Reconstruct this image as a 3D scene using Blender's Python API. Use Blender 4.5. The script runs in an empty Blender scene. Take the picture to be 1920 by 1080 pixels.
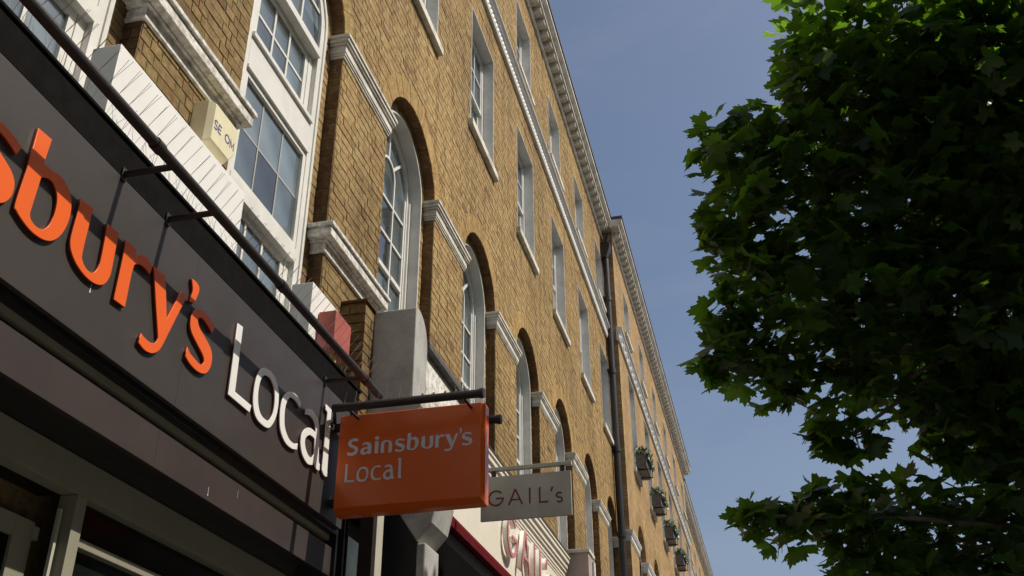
import bpy, bmesh, math, random
from mathutils import Vector, Matrix
from math import sin, cos, pi, sqrt, radians, atan2, hypot
random.seed(11)
S = bpy.context.scene
C = S.collection

# ------------------------------------------------------------------ camera
cam = bpy.data.cameras.new('camera'); co = bpy.data.objects.new('camera', cam); C.objects.link(co)
cam.sensor_width = 36.0; cam.lens = 36.095; cam.clip_start = 0.05; cam.clip_end = 3000
R = Matrix(((0.97146335, 0.12143292, 0.20374741), (0.23713423, -0.47865984, -0.84537099), (-0.00513016, 0.86956242, -0.49379639)))
co.matrix_world = Matrix.Translation((2.8, 0, 1.6)) @ R.to_4x4()
S.camera = co

# ------------------------------------------------------------------ sky, sun, exposure
SUN = Vector((1.0, 0.11, 1.33)).normalized()
elev = math.asin(SUN.z)
w = bpy.data.worlds.new('World'); S.world = w; w.use_nodes = True
nt = w.node_tree; bg = nt.nodes['Background']
sky = nt.nodes.new('ShaderNodeTexSky'); sky.sky_type = 'NISHITA'; sky.sun_disc = False
sky.sun_elevation = elev; sky.sun_rotation = math.atan2(SUN.x, SUN.y)
sky.air_density = 1.0; sky.dust_density = 3.2; sky.ozone_density = 1.6
wtc = nt.nodes.new('ShaderNodeTexCoord'); wmp = nt.nodes.new('ShaderNodeMapping'); wmp.inputs['Scale'].default_value = (1.0, .6, 2.2); wmp.inputs['Rotation'].default_value = (.3, .5, .2)
nt.links.new(wtc.outputs['Generated'], wmp.inputs[0]); wn = nt.nodes.new('ShaderNodeTexNoise'); wn.inputs['Scale'].default_value = 2.6; wn.inputs['Detail'].default_value = 7; wn.inputs['Roughness'].default_value = .62; wn.inputs['Distortion'].default_value = .6
nt.links.new(wmp.outputs[0], wn.inputs['Vector']); wr_ = nt.nodes.new('ShaderNodeMapRange'); nt.links.new(wn.outputs[0], wr_.inputs[0]); wr_.inputs[1].default_value = .42; wr_.inputs[2].default_value = .75; wr_.inputs[3].default_value = 0; wr_.inputs[4].default_value = .26
wm = nt.nodes.new('ShaderNodeMixRGB'); nt.links.new(wr_.outputs[0], wm.inputs[0]); nt.links.new(sky.outputs[0], wm.inputs[1]); wm.inputs[2].default_value = (3.6, 3.9, 4.2, 1)
nt.links.new(wm.outputs[0], bg.inputs[0]); bg.inputs[1].default_value = 0.11
sl = bpy.data.lights.new('sun', 'SUN'); sl.energy = 4.5; sl.angle = radians(0.53); sl.color = (1.0, 0.93, 0.82)
so = bpy.data.objects.new('sun', sl); C.objects.link(so)
so.rotation_euler = SUN.to_track_quat('Z', 'Y').to_euler(); so.location = (30, 5, 40)
S.view_settings.view_transform = 'Standard'; S.view_settings.look = 'None'
S.view_settings.exposure = 0.0; S.view_settings.gamma = 1.0
S.view_settings.use_curve_mapping = False

# ------------------------------------------------------------------ materials
def mat(name, col, rough=0.6, noise=0.0, nscale=8.0, bump=0.0, bscale=60.0, metal=0.0, spec=0.5, col2=None, streak=0.0, coat=0.0, transl=0.0):
    m = bpy.data.materials.new(name); m.use_nodes = True
    n = m.node_tree.nodes; l = m.node_tree.links; b = n['Principled BSDF']
    b.inputs['Roughness'].default_value = rough; b.inputs['Metallic'].default_value = metal
    b.inputs['Specular IOR Level'].default_value = spec; b.inputs['Coat Weight'].default_value = coat
    b.inputs['Coat Roughness'].default_value = 0.05
    b.inputs['Base Color'].default_value = (*col, 1)
    tc = n.new('ShaderNodeTexCoord')
    if noise > 0 or col2:
        mp = n.new('ShaderNodeMapping'); l.new(tc.outputs['Object'], mp.inputs[0])
        if streak: mp.inputs['Scale'].default_value = (1, 1, streak)
        t = n.new('ShaderNodeTexNoise'); t.inputs['Scale'].default_value = nscale; t.inputs['Detail'].default_value = 6; t.inputs['Roughness'].default_value = 0.65
        l.new(mp.outputs[0], t.inputs['Vector'])
        r = n.new('ShaderNodeValToRGB'); l.new(t.outputs[0], r.inputs[0])
        c2 = col2 if col2 else tuple(max(0, c * (1 - noise)) for c in col)
        r.color_ramp.elements[0].position = 0.36; r.color_ramp.elements[1].position = 0.60
        r.color_ramp.elements[0].color = (*c2, 1); r.color_ramp.elements[1].color = (*col, 1)
        l.new(r.outputs[0], b.inputs['Base Color'])
        rr = n.new('ShaderNodeMapRange'); l.new(t.outputs[0], rr.inputs[0])
        rr.inputs[3].default_value = min(1, rough + 0.12); rr.inputs[4].default_value = max(0, rough - 0.05)
        l.new(rr.outputs[0], b.inputs['Roughness'])
    if bump > 0:
        t2 = n.new('ShaderNodeTexNoise'); t2.inputs['Scale'].default_value = bscale; t2.inputs['Detail'].default_value = 4
        l.new(tc.outputs['Object'], t2.inputs['Vector'])
        bp = n.new('ShaderNodeBump'); bp.inputs['Strength'].default_value = bump; bp.inputs['Distance'].default_value = 0.01
        l.new(t2.outputs[0], bp.inputs['Height']); l.new(bp.outputs[0], b.inputs['Normal'])
    return m

def brick_mat(name, rubbed=False, mortar=False, recess=False):
    """one colour per brick: random per mesh island plus random per object"""
    m = bpy.data.materials.new(name); m.use_nodes = True
    n = m.node_tree.nodes; l = m.node_tree.links; b = n['Principled BSDF']; b.inputs['Roughness'].default_value = 0.9
    b.inputs['Specular IOR Level'].default_value = 0.2
    g = n.new('ShaderNodeNewGeometry'); oi = n.new('ShaderNodeObjectInfo')
    ad = n.new('ShaderNodeMath'); ad.operation = 'ADD'; l.new(g.outputs['Random Per Island'], ad.inputs[0]); l.new(oi.outputs['Random'], ad.inputs[1])
    fr = n.new('ShaderNodeMath'); fr.operation = 'FRACT'; l.new(ad.outputs[0], fr.inputs[0])
    rp = n.new('ShaderNodeValToRGB'); l.new(fr.outputs[0], rp.inputs[0]); e = rp.color_ramp.elements
    if rubbed: cols = [(0, (.38, .235, .095)), (.5, (.43, .285, .12)), (1, (.40, .26, .11))]
    elif mortar: cols = [(0, (.36, .25, .125)), (1, (.40, .28, .14))]
    elif recess: cols = [(0, (.15, .085, .045)), (.5, (.22, .13, .065)), (1, (.18, .095, .048))]  # recess bricks: shade of the reveals darkened into the brick colour
    else: cols = [(0, (.23, .145, .075)), (.05, (.33, .215, .10)), (.2, (.38, .255, .118)), (.5, (.41, .282, .130)), (.8, (.44, .308, .145)), (.94, (.40, .265, .122)), (1, (.35, .215, .105))]
    e[0].position = 0; e[0].color = (*cols[0][1], 1); e[1].position = 1; e[1].color = (*cols[-1][1], 1)
    for p, c in cols[1:-1]:
        x = e.new(p); x.color = (*c, 1)
    geo = n.new('ShaderNodeNewGeometry')
    big = n.new('ShaderNodeTexNoise'); big.inputs['Scale'].default_value = 0.55; big.inputs['Detail'].default_value = 5
    l.new(geo.outputs['Position'], big.inputs['Vector'])
    fine = n.new('ShaderNodeTexNoise'); fine.inputs['Scale'].default_value = 17; fine.inputs['Detail'].default_value = 8; fine.inputs['Roughness'].default_value = 0.78
    l.new(geo.outputs['Position'], fine.inputs['Vector'])
    mr = n.new('ShaderNodeMapRange'); l.new(fine.outputs[0], mr.inputs[0]); mr.inputs[1].default_value = .32; mr.inputs[2].default_value = .66; mr.inputs[3].default_value = .46; mr.inputs[4].default_value = 1.22
    mb = n.new('ShaderNodeMapRange'); l.new(big.outputs[0], mb.inputs[0]); mb.inputs[1].default_value = .3; mb.inputs[2].default_value = .7; mb.inputs[3].default_value = .72; mb.inputs[4].default_value = 1.12
    mu = n.new('ShaderNodeMath'); mu.operation = 'MULTIPLY'; l.new(mr.outputs[0], mu.inputs[0]); l.new(mb.outputs[0], mu.inputs[1])
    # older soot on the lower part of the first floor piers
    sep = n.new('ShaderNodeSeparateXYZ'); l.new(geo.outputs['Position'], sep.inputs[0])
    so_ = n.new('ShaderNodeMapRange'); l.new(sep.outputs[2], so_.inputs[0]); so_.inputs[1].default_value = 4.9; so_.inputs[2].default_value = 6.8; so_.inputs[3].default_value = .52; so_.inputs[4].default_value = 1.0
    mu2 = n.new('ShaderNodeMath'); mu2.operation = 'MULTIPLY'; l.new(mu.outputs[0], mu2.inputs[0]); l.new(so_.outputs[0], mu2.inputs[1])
    tn = n.new('ShaderNodeVectorMath'); tn.operation = 'MULTIPLY'; tn.inputs[1].default_value = (1.08, 1.13, 1.14); l.new(rp.outputs[0], tn.inputs[0])
    mp = n.new('ShaderNodeMapping'); mp.inputs['Scale'].default_value = (1, 5.5, .35); l.new(geo.outputs['Position'], mp.inputs[0])
    sn = n.new('ShaderNodeTexNoise'); sn.inputs['Scale'].default_value = 1.1; sn.inputs['Detail'].default_value = 5; l.new(mp.outputs[0], sn.inputs['Vector'])
    sr = n.new('ShaderNodeMapRange'); l.new(sn.outputs[0], sr.inputs[0]); sr.inputs[1].default_value = .3; sr.inputs[2].default_value = .55; sr.inputs[3].default_value = .78; sr.inputs[4].default_value = 1.04
    mu3 = n.new('ShaderNodeMath'); mu3.operation = 'MULTIPLY'; l.new(mu2.outputs[0], mu3.inputs[0]); l.new(sr.outputs[0], mu3.inputs[1])
    vm = n.new('ShaderNodeVectorMath'); vm.operation = 'SCALE'; l.new(tn.outputs[0], vm.inputs[0]); l.new(mu3.outputs[0], vm.inputs['Scale'])
    hn = n.new('ShaderNodeTexNoise'); hn.inputs['Scale'].default_value = 9; hn.inputs['Detail'].default_value = 3; l.new(geo.outputs['Position'], hn.inputs['Vector'])
    hr = n.new('ShaderNodeValToRGB'); l.new(hn.outputs[0], hr.inputs[0]); hr.color_ramp.elements[0].position = .38; hr.color_ramp.elements[1].position = .62
    hr.color_ramp.elements[0].color = (.96, .86, .80, 1); hr.color_ramp.elements[1].color = (1.0, 1.02, .94, 1)
    hm = n.new('ShaderNodeVectorMath'); hm.operation = 'MULTIPLY'; l.new(vm.outputs[0], hm.inputs[0]); l.new(hr.outputs[0], hm.inputs[1])
    l.new(hm.outputs[0], b.inputs['Base Color'])
    bp = n.new('ShaderNodeBump'); bp.inputs['Strength'].default_value = .8; bp.inputs['Distance'].default_value = .008
    l.new(fine.outputs[0], bp.inputs['Height']); l.new(bp.outputs[0], b.inputs['Normal'])
    return m

def far_brick_mat(name, tint=(1, 1, 1), scale=1.0):
    m = bpy.data.materials.new(name); m.use_nodes = True
    n = m.node_tree.nodes; l = m.node_tree.links; b = n['Principled BSDF']; b.inputs['Roughness'].default_value = 0.92
    b.inputs['Specular IOR Level'].default_value = 0.2
    geo = n.new('ShaderNodeNewGeometry'); sep = n.new('ShaderNodeSeparateXYZ'); l.new(geo.outputs['Position'], sep.inputs[0])
    ad = n.new('ShaderNodeMath'); ad.operation = 'ADD'; l.new(sep.outputs[0], ad.inputs[0]); l.new(sep.outputs[1], ad.inputs[1])
    cb = n.new('ShaderNodeCombineXYZ'); l.new(ad.outputs[0], cb.inputs[0]); l.new(sep.outputs[2], cb.inputs[1])
    br = n.new('ShaderNodeTexBrick'); l.new(cb.outputs[0], br.inputs['Vector'])
    br.inputs['Scale'].default_value = 1.0; br.inputs['Brick Width'].default_value = .225; br.inputs['Row Height'].default_value = .0765
    br.inputs['Mortar Size'].default_value = .005; br.inputs['Mortar Smooth'].default_value = .3; br.inputs['Bias'].default_value = 0.0
    br.inputs['Color1'].default_value = (.36 * tint[0], .23 * tint[1], .105 * tint[2], 1); br.inputs['Color2'].default_value = (.48 * tint[0], .325 * tint[1], .155 * tint[2], 1); br.inputs['Mortar'].default_value = (.22, .155, .085, 1)
    big = n.new('ShaderNodeTexNoise'); big.inputs['Scale'].default_value = 1.3; big.inputs['Detail'].default_value = 6; l.new(geo.outputs['Position'], big.inputs['Vector'])
    mr = n.new('ShaderNodeMapRange'); l.new(big.outputs[0], mr.inputs[0]); mr.inputs[1].default_value = .3; mr.inputs[2].default_value = .7; mr.inputs[3].default_value = .74; mr.inputs[4].default_value = 1.08
    vm = n.new('ShaderNodeVectorMath'); vm.operation = 'SCALE'; l.new(br.outputs['Color'], vm.inputs[0]); l.new(mr.outputs[0], vm.inputs['Scale'])
    l.new(vm.outputs[0], b.inputs['Base Color'])
    bp = n.new('ShaderNodeBump'); bp.inputs['Strength'].default_value = .8; bp.inputs['Distance'].default_value = .01; bp.invert = True
    l.new(br.outputs['Fac'], bp.inputs['Height']); l.new(bp.outputs[0], b.inputs['Normal'])
    return m

def glass_mat(name, base, rough=0.03, spec=1.0):
    m = bpy.data.materials.new(name); m.use_nodes = True
    n = m.node_tree.nodes; l = m.node_tree.links; b = n['Principled BSDF']
    b.inputs['Roughness'].default_value = rough; b.inputs['IOR'].default_value = 1.7
    b.inputs['Specular IOR Level'].default_value = spec; b.inputs['Base Color'].default_value = (*base, 1)
    tc = n.new('ShaderNodeTexCoord'); t = n.new('ShaderNodeTexNoise'); t.inputs['Scale'].default_value = 1.6; t.inputs['Detail'].default_value = 2
    l.new(tc.outputs['Object'], t.inputs['Vector'])
    r = n.new('ShaderNodeValToRGB'); l.new(t.outputs[0], r.inputs[0])
    r.color_ramp.elements[0].position = .35; r.color_ramp.elements[1].position = .65
    r.color_ramp.elements[0].color = (*[c * .6 for c in base], 1); r.color_ramp.elements[1].color = (*[c * 1.5 for c in base], 1)
    oi = n.new('ShaderNodeObjectInfo'); orr = n.new('ShaderNodeMapRange'); l.new(oi.outputs['Random'], orr.inputs[0]); orr.inputs[3].default_value = .35; orr.inputs[4].default_value = 1.7
    ov = n.new('ShaderNodeVectorMath'); ov.operation = 'SCALE'; l.new(r.outputs[0], ov.inputs[0]); l.new(orr.outputs[0], ov.inputs['Scale'])
    l.new(ov.outputs[0], b.inputs['Base Color'])
    bp = n.new('ShaderNodeBump'); bp.inputs['Strength'].default_value = .22; bp.inputs['Distance'].default_value = .01
    t3 = n.new('ShaderNodeTexNoise'); t3.inputs['Scale'].default_value = 3.0; l.new(tc.outputs['Object'], t3.inputs['Vector'])
    l.new(t3.outputs[0], bp.inputs['Height']); l.new(bp.outputs[0], b.inputs['Normal'])
    return m

M = {}
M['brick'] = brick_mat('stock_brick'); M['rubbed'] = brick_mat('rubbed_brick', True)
M['recess'] = brick_mat('shade_toned_recess_brick', recess=True); M['farbrick'] = far_brick_mat('stock_brickwork'); M['oppbrick'] = far_brick_mat('brown_brickwork', (.55, .5, .55))
M['mortar'] = brick_mat('weathered_mortar', mortar=True)
M['white'] = mat('white_paint', (.74, .73, .68), .45, noise=.12, nscale=5, bump=.08, bscale=30)
M['reveal'] = mat('white_painted_reveal', (.70, .69, .65), .6, noise=.18, nscale=4, bump=.15, bscale=25)
M['stucco'] = mat('weathered_stucco', (.72, .69, .61), .7, bump=.35, bscale=45, col2=(.46, .43, .36), nscale=5)
M['oldpaint'] = mat('flaking_white_paint', (.80, .78, .72), .6, bump=.5, bscale=60, col2=(.40, .37, .32), nscale=22)
M['greystone'] = mat('grey_painted_render', (.47, .46, .43), .6, noise=.3, nscale=4, bump=.25, bscale=50)
M['cream'] = mat('cream_signboard_paint', (.76, .71, .58), .45, noise=.08, nscale=3)
M['glass'] = glass_mat('window_glass', (.095, .122, .132))
M['shopglass'] = glass_mat('shop_glass', (.006, .008, .007), .10, .12)
M['fascia'] = mat('charcoal_gloss_panel', (.056, .047, .043), .42, noise=.18, nscale=3, spec=.36)
M['fascia2'] = mat('brown_gloss_panel', (.052, .039, .036), .52, noise=.2, nscale=3, spec=.3)
M['upstand'] = mat('tarred_lead_upstand', (.0055, .0045, .004), .85, noise=.4, nscale=14, bump=.2, spec=.08)
M['greybar'] = mat('grey_glazing_bar', (.42, .41, .37), .5, noise=.1)
M['dark'] = mat('dark_bronze_metal', (.028, .020, .018), .45, noise=.35, nscale=18, bump=.2, bscale=60)
M['black'] = mat('black_paint', (.008, .008, .009), .4, noise=.3, nscale=9)
M['lead'] = mat('dull_lead', (.10, .095, .09), .7, noise=.4, nscale=12, bump=.4)
M['pipe'] = mat('black_cast_iron', (.022, .019, .018), .38, noise=.3, nscale=10)
M['beige'] = mat('beige_powder_coat', (.30, .285, .215), .45, noise=.1, nscale=4)
M['orange'] = mat('orange_plastic', (.86, .13, .012), .35, noise=.05, nscale=3)
M['orangebox'] = mat('orange_sign_acrylic', (.72, .12, .010), .26, noise=.06, nscale=2, spec=.6)
M['letter'] = mat('white_plastic', (.85, .84, .80), .35, noise=.05, nscale=4)
M['print'] = mat('pale_grey_print', (.68, .66, .68), .4, noise=.05, nscale=4)
M['alarm'] = mat('ivory_plastic', (.80, .73, .48), .4, noise=.10, nscale=7)
M['blue'] = mat('blue_print', (.06, .09, .25), .5, noise=.2, nscale=40)
M['red'] = mat('faded_red_metal', (.43, .10, .075), .5, noise=.18, nscale=9)
M['yellow'] = mat('amber_plastic', (.55, .36, .03), .3, noise=.1)
M['awning'] = mat('dark_red_canvas', (.12, .010, .013), .9, noise=.25, nscale=8, bump=.3, bscale=90, spec=.05)
M['plum'] = mat('dark_red_print', (.17, .018, .028), .5, noise=.1)
M['rose'] = mat('rose_paint', (.56, .22, .21), .5, noise=.25, nscale=20)
M['taupe'] = mat('taupe_painted_metal', (.50, .48, .40), .5, noise=.14, nscale=5)
M['steel'] = mat('galvanised_wire', (.45, .43, .40), .35, metal=.9, noise=.2)
M['pinky'] = mat('pinkish_grey_render', (.42, .35, .32), .75, noise=.2, nscale=6, bump=.3)
M['planter'] = mat('grey_zinc_planter', (.13, .125, .12), .5, noise=.3, nscale=10)
M['bark'] = mat('plane_bark', (.20, .17, .115), .9, bump=.8, bscale=12, col2=(.10, .085, .055), nscale=5)
M['twig'] = mat('green_twig', (.10, .09, .05), .8, noise=.3)
M['asphalt'] = mat('asphalt', (.05, .05, .05), .9, noise=.3, nscale=20, bump=.4)
M['paving'] = mat('paving_stone', (.27, .26, .24), .85, noise=.25, nscale=6, bump=.3)
M['kerb'] = mat('granite_kerb', (.33, .32, .31), .8, noise=.25, nscale=14)
M['roadpaint'] = mat('road_paint', (.72, .71, .66), .7, noise=.3, nscale=20)
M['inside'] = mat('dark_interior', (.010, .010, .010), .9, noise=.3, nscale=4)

def leaf_mat(name, col, tcol, mixf):
    m = bpy.data.materials.new(name); m.use_nodes = True
    n = m.node_tree.nodes; l = m.node_tree.links; b = n['Principled BSDF']
    g = n.new('ShaderNodeNewGeometry'); oi = n.new('ShaderNodeObjectInfo')
    ad = n.new('ShaderNodeMath'); l.new(g.outputs['Random Per Island'], ad.inputs[0]); l.new(oi.outputs['Random'], ad.inputs[1])
    fr = n.new('ShaderNodeMath'); fr.operation = 'FRACT'; l.new(ad.outputs[0], fr.inputs[0])
    mr = n.new('ShaderNodeMapRange'); l.new(fr.outputs[0], mr.inputs[0]); mr.inputs[3].default_value = .6; mr.inputs[4].default_value = 1.35
    vm = n.new('ShaderNodeVectorMath'); vm.operation = 'SCALE'; vm.inputs[0].default_value = col; l.new(mr.outputs[0], vm.inputs['Scale'])
    l.new(vm.outputs[0], b.inputs['Base Color']); b.inputs['Roughness'].default_value = .38; b.inputs['Specular IOR Level'].default_value = .5
    t = n.new('ShaderNodeBsdfTranslucent'); vm2 = n.new('ShaderNodeVectorMath'); vm2.operation = 'SCALE'; vm2.inputs[0].default_value = tcol
    l.new(mr.outputs[0], vm2.inputs['Scale']); l.new(vm2.outputs[0], t.inputs['Color'])
    mx = n.new('ShaderNodeMixShader'); mx.inputs[0].default_value = mixf
    l.new(b.outputs[0], mx.inputs[1]); l.new(t.outputs[0], mx.inputs[2])
    l.new(mx.outputs[0], n['Material Output'].inputs['Surface'])
    return m
M['leaf'] = leaf_mat('maple_leaf', (.036, .066, .014), (.20, .42, .02), .42)
M['herb'] = leaf_mat('trailing_leaf', (.07, .12, .06), (.06, .12, .04), .25)

# ------------------------------------------------------------------ mesh helpers
class MB:
    def __init__(s): s.v = []; s.f = []
    def quad(s, a, b, c, d):
        i = len(s.v); s.v += [a, b, c, d]; s.f.append((i, i + 1, i + 2, i + 3)); return s
    def box(s, x0, x1, y0, y1, z0, z1):
        i = len(s.v)
        s.v += [(x0, y0, z0), (x1, y0, z0), (x1, y1, z0), (x0, y1, z0), (x0, y0, z1), (x1, y0, z1), (x1, y1, z1), (x0, y1, z1)]
        s.f += [(i, i + 3, i + 2, i + 1), (i + 4, i + 5, i + 6, i + 7), (i, i + 1, i + 5, i + 4), (i + 1, i + 2, i + 6, i + 5), (i + 2, i + 3, i + 7, i + 6), (i + 3, i, i + 4, i + 7)]
        return s
    def hexa(s, p):      # 8 points: 4 back (ccw seen from front), 4 front, same order
        i = len(s.v); s.v += [tuple(q) for q in p]
        s.f += [(i + 4, i + 5, i + 6, i + 7), (i, i + 3, i + 2, i + 1)]
        for k in range(4):
            j = (k + 1) % 4; s.f.append((i + k, i + j, i + 4 + j, i + 4 + k))
        return s
    def prism(s, poly, x0, x1):           # polygon in (y,z), extruded along x, ccw seen from +x
        n = len(poly); i = len(s.v)
        s.v += [(x0, y, z) for y, z in poly] + [(x1, y, z) for y, z in poly]
        s.f.append(tuple(range(i + n, i + 2 * n))); s.f.append(tuple(range(i + n - 1, i - 1, -1)))
        for k in range(n):
            j = (k + 1) % n; s.f.append((i + k, i + j, i + n + j, i + n + k))
        return s
    def yprism(s, prof, y0, y1):          # profile in (x,z) extruded along y
        n = len(prof); i = len(s.v)
        s.v += [(x, y0, z) for x, z in prof] + [(x, y1, z) for x, z in prof]
        s.f.append(tuple(range(i, i + n))); s.f.append(tuple(range(i + 2 * n - 1, i + n - 1, -1)))
        for k in range(n):
            j = (k + 1) % n; s.f.append((i + j, i + k, i + n + k, i + n + j))
        return s
    def tube(s, p0, p1, r0, r1=None, n=8, caps=True):
        r1 = r0 if r1 is None else r1
        p0 = Vector(p0); p1 = Vector(p1); d = (p1 - p0)
        if d.length < 1e-6: return s
        d.normalize(); a = d.orthogonal().normalized(); b = d.cross(a); i = len(s.v)
        for p, r in ((p0, r0), (p1, r1)):
            for k in range(n):
                t = 2 * pi * k / n; s.v.append(tuple(p + a * (r * cos(t)) + b * (r * sin(t))))
        for k in range(n):
            j = (k + 1) % n; s.f.append((i + k, i + j, i + n + j, i + n + k))
        if caps:
            s.f.append(tuple(range(i + n - 1, i - 1, -1))); s.f.append(tuple(range(i + n, i + 2 * n)))
        return s
    def ring(s, yc, zc, r0, r1, x0, x1, a0=0, a1=pi, n=20):   # arch band, extruded in x
        for k in range(n):
            t0 = a0 + (a1 - a0) * k / n; t1 = a0 + (a1 - a0) * (k + 1) / n
            P = lambda r, t: (yc + r * cos(t), zc + r * sin(t))
            q = [P(r0, t0), P(r1, t0), P(r1, t1), P(r0, t1)]
            s.hexa([(x0, *a) for a in q] + [(x1, *a) for a in q])
        return s
    def mesh(s, name, m, smooth=False):
        me = bpy.data.meshes.new(name); me.from_pydata([tuple(v) for v in s.v], [], s.f); me.materials.append(m)
        me.update()
        if smooth:
            for p in me.polygons: p.use_smooth = True
        return me
    def build(s, name, m, parent=None, kind=None, bevel=0, smooth=False, label=None):
        o = bpy.data.objects.new(name, s.mesh(name, m, smooth)); C.objects.link(o)
        if parent: o.parent = parent
        if kind: o['kind'] = kind
        if label: o['label'] = label
        if bevel:
            md = o.modifiers.new('bevel', 'BEVEL'); md.width = bevel; md.segments = 2; md.limit_method = 'ANGLE'
        return o
def thing(name, label, cat, group=None, loc=(0, 0, 0)):
    o = bpy.data.objects.new(name, None); C.objects.link(o); o.location = loc; o.empty_display_size = .3
    o['label'] = label; o['category'] = cat
    if group: o['group'] = group
    return o
def link(name, me, parent=None, loc=(0, 0, 0)):
    o = bpy.data.objects.new(name, me); C.objects.link(o); o.location = loc
    if parent: o.parent = parent
    return o
def wall_face(mb, x, y0, y1, z0, z1, rects, arches):
    """front face of a wall at x with holes. rects (ya,yb,za,zb), arches (yc,zbottom,zspring,r)."""
    cols = {}
    cuts = sorted(set([z0, z1] + [max(z0, q[2]) for q in rects] + [min(z1, q[3]) for q in rects] +
                      [max(z0, a[1]) for a in arches] + [a[2] for a in arches] + [a[2] + a[3] for a in arches]))
    cuts = [c for c in cuts if z0 <= c <= z1]
    for za, zb in zip(cuts, cuts[1:]):
        if zb - za < 1e-5: continue
        zm = (za + zb) / 2; gaps = []
        for q in rects:
            if q[2] < zm < q[3]: gaps.append((q[0], q[1], None))
        for a in arches:
            if a[1] < zm < a[2]: gaps.append((a[0] - a[3], a[0] + a[3], None))
            elif a[2] <= zm < a[2] + a[3]: gaps.append((a[0] - a[3], a[0] + a[3], a))
        gaps.sort(); y = y0
        for g in gaps:
            if g[0] > y: mb.quad((x, y, za), (x, g[0], za), (x, g[0], zb), (x, y, zb))
            a = g[2]
            if a:
                zc, r = a[2], a[3]; n = 12
                def hw(z): return sqrt(max(0, r * r - (z - zc) ** 2))
                zs = [zc + r * sin(pi / 2 * k / n) for k in range(n + 1)]; zs = [z for z in zs if za - 1e-6 <= z <= zb + 1e-6]
                if za not in zs: zs = [za] + [z for z in zs if z > za + 1e-5]
                if abs(zs[-1] - zb) > 1e-5: zs.append(zb)
                for u, v in zip(zs, zs[1:]):
                    mb.quad((x, g[0], u), (x, a[0] - hw(u), u), (x, a[0] - hw(v), v), (x, g[0], v))
                    mb.quad((x, a[0] + hw(u), u), (x, g[1], u), (x, g[1], v), (x, a[0] + hw(v), v))
            y = g[1]
        if y < y1: mb.quad((x, y, za), (x, y1, za), (x, y1, zb), (x, y, zb))
    return mb
# ------------------------------------------------------------------ ground
def ground():
    m = MB(); m.quad((-60, -120, -.02), (60, -120, -.02), (60, 260, -.02), (-60, 260, -.02)); m.build('ground', M['asphalt'], kind='structure')
    m = MB(); m.quad((4.6, -120, 0), (13.5, -120, 0), (13.5, 260, 0), (4.6, 260, 0)); m.build('road', M['asphalt'], kind='structure')
    m = MB(); m.box(-.6, 4.45, -60, 200, -.01, .125); m.build('pavement', M['paving'], kind='structure')
    m = MB(); m.box(13.65, 18, -60, 200, -.01, .125); m.build('pavement', M['paving'], kind='structure')
    m = MB(); m.box(4.453, 4.6, -60, 200, -.01, .13); m.box(13.5, 13.647, -60, 200, -.01, .13); m.build('kerb', M['kerb'], kind='structure')
    m = MB()
    for k in range(-8, 40): m.quad((9.0, k * 4, .004), (9.1, k * 4, .004), (9.1, k * 4 + 2, .004), (9.0, k * 4 + 2, .004))
    m.build('road_marking', M['roadpaint'], kind='structure')
ground()

# ------------------------------------------------------------------ window templates
def bars_rect(m, y0, y1, z0, z1, t, x0, x1):
    m.box(x0, x1, y0, y0 + t, z0, z1); m.box(x0, x1, y1 - t, y1, z0, z1)
    m.box(x0, x1, y0 + t, y1 - t, z0, z0 + t); m.box(x0, x1, y0 + t, y1 - t, z1 - t, z1)
PANES = {}
def pane_mesh(w, h):
    k = (round(w, 3), round(h, 3))
    if k not in PANES: PANES[k] = MB().box(-.003, .003, -w / 2, w / 2, -h / 2, h / 2).mesh('pane', M['glass'])
    return PANES[k]
def sash_template(w, z0, z1, cols=3, rows=4, depth=.05):
    """box sash: frame, two sashes, glazing bars; local y centred, z absolute"""
    h = (z1 - z0); zm = z0 + h * .5
    f = MB(); bars_rect(f, -w / 2, w / 2, z0, z1, .055, -.10, 0)
    up = MB(); lo = MB()
    a, b = -w / 2 + .057, w / 2 - .057
    bars_rect(up, a, b, zm - .02, z1 - .057, .04, -.045, -.012); bars_rect(lo, a, b, z0 + .057, zm + .018, .045, -.088, -.05)
    ch = []
    for (mb_, za, zb, x, t) in ((up, zm + .02, z1 - .097, -.03, .02), (lo, z0 + .102, zm - .027, -.07, .02)):
        yy = [a + .04 + (b - a - .08) * k / cols for k in range(cols + 1)]; r = rows // 2
        zz = [za + (zb - za) * k / r for k in range(r + 1)]
        for y in yy[1:-1]: mb_.box(x - .012, x + .013, y - t / 2, y + t / 2, za, zb)
        for i, z in enumerate(zz[1:-1]):
            for p, q in zip(yy, yy[1:]): mb_.box(x - .012, x + .013, p + t / 2, q - t / 2, z - t / 2, z + t / 2)
        for p, q in zip(yy, yy[1:]):
            for u, v in zip(zz, zz[1:]):
                ch.append(('pane', pane_mesh(q - p, v - u), (x - .006, (p + q) / 2, (u + v) / 2)))
    return (f.mesh('window', M['white']), [('sash', up.mesh('sash', M['white']), (0, 0, 0)), ('sash', lo.mesh('sash', M['white']), (0, 0, 0))] + ch)
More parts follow.
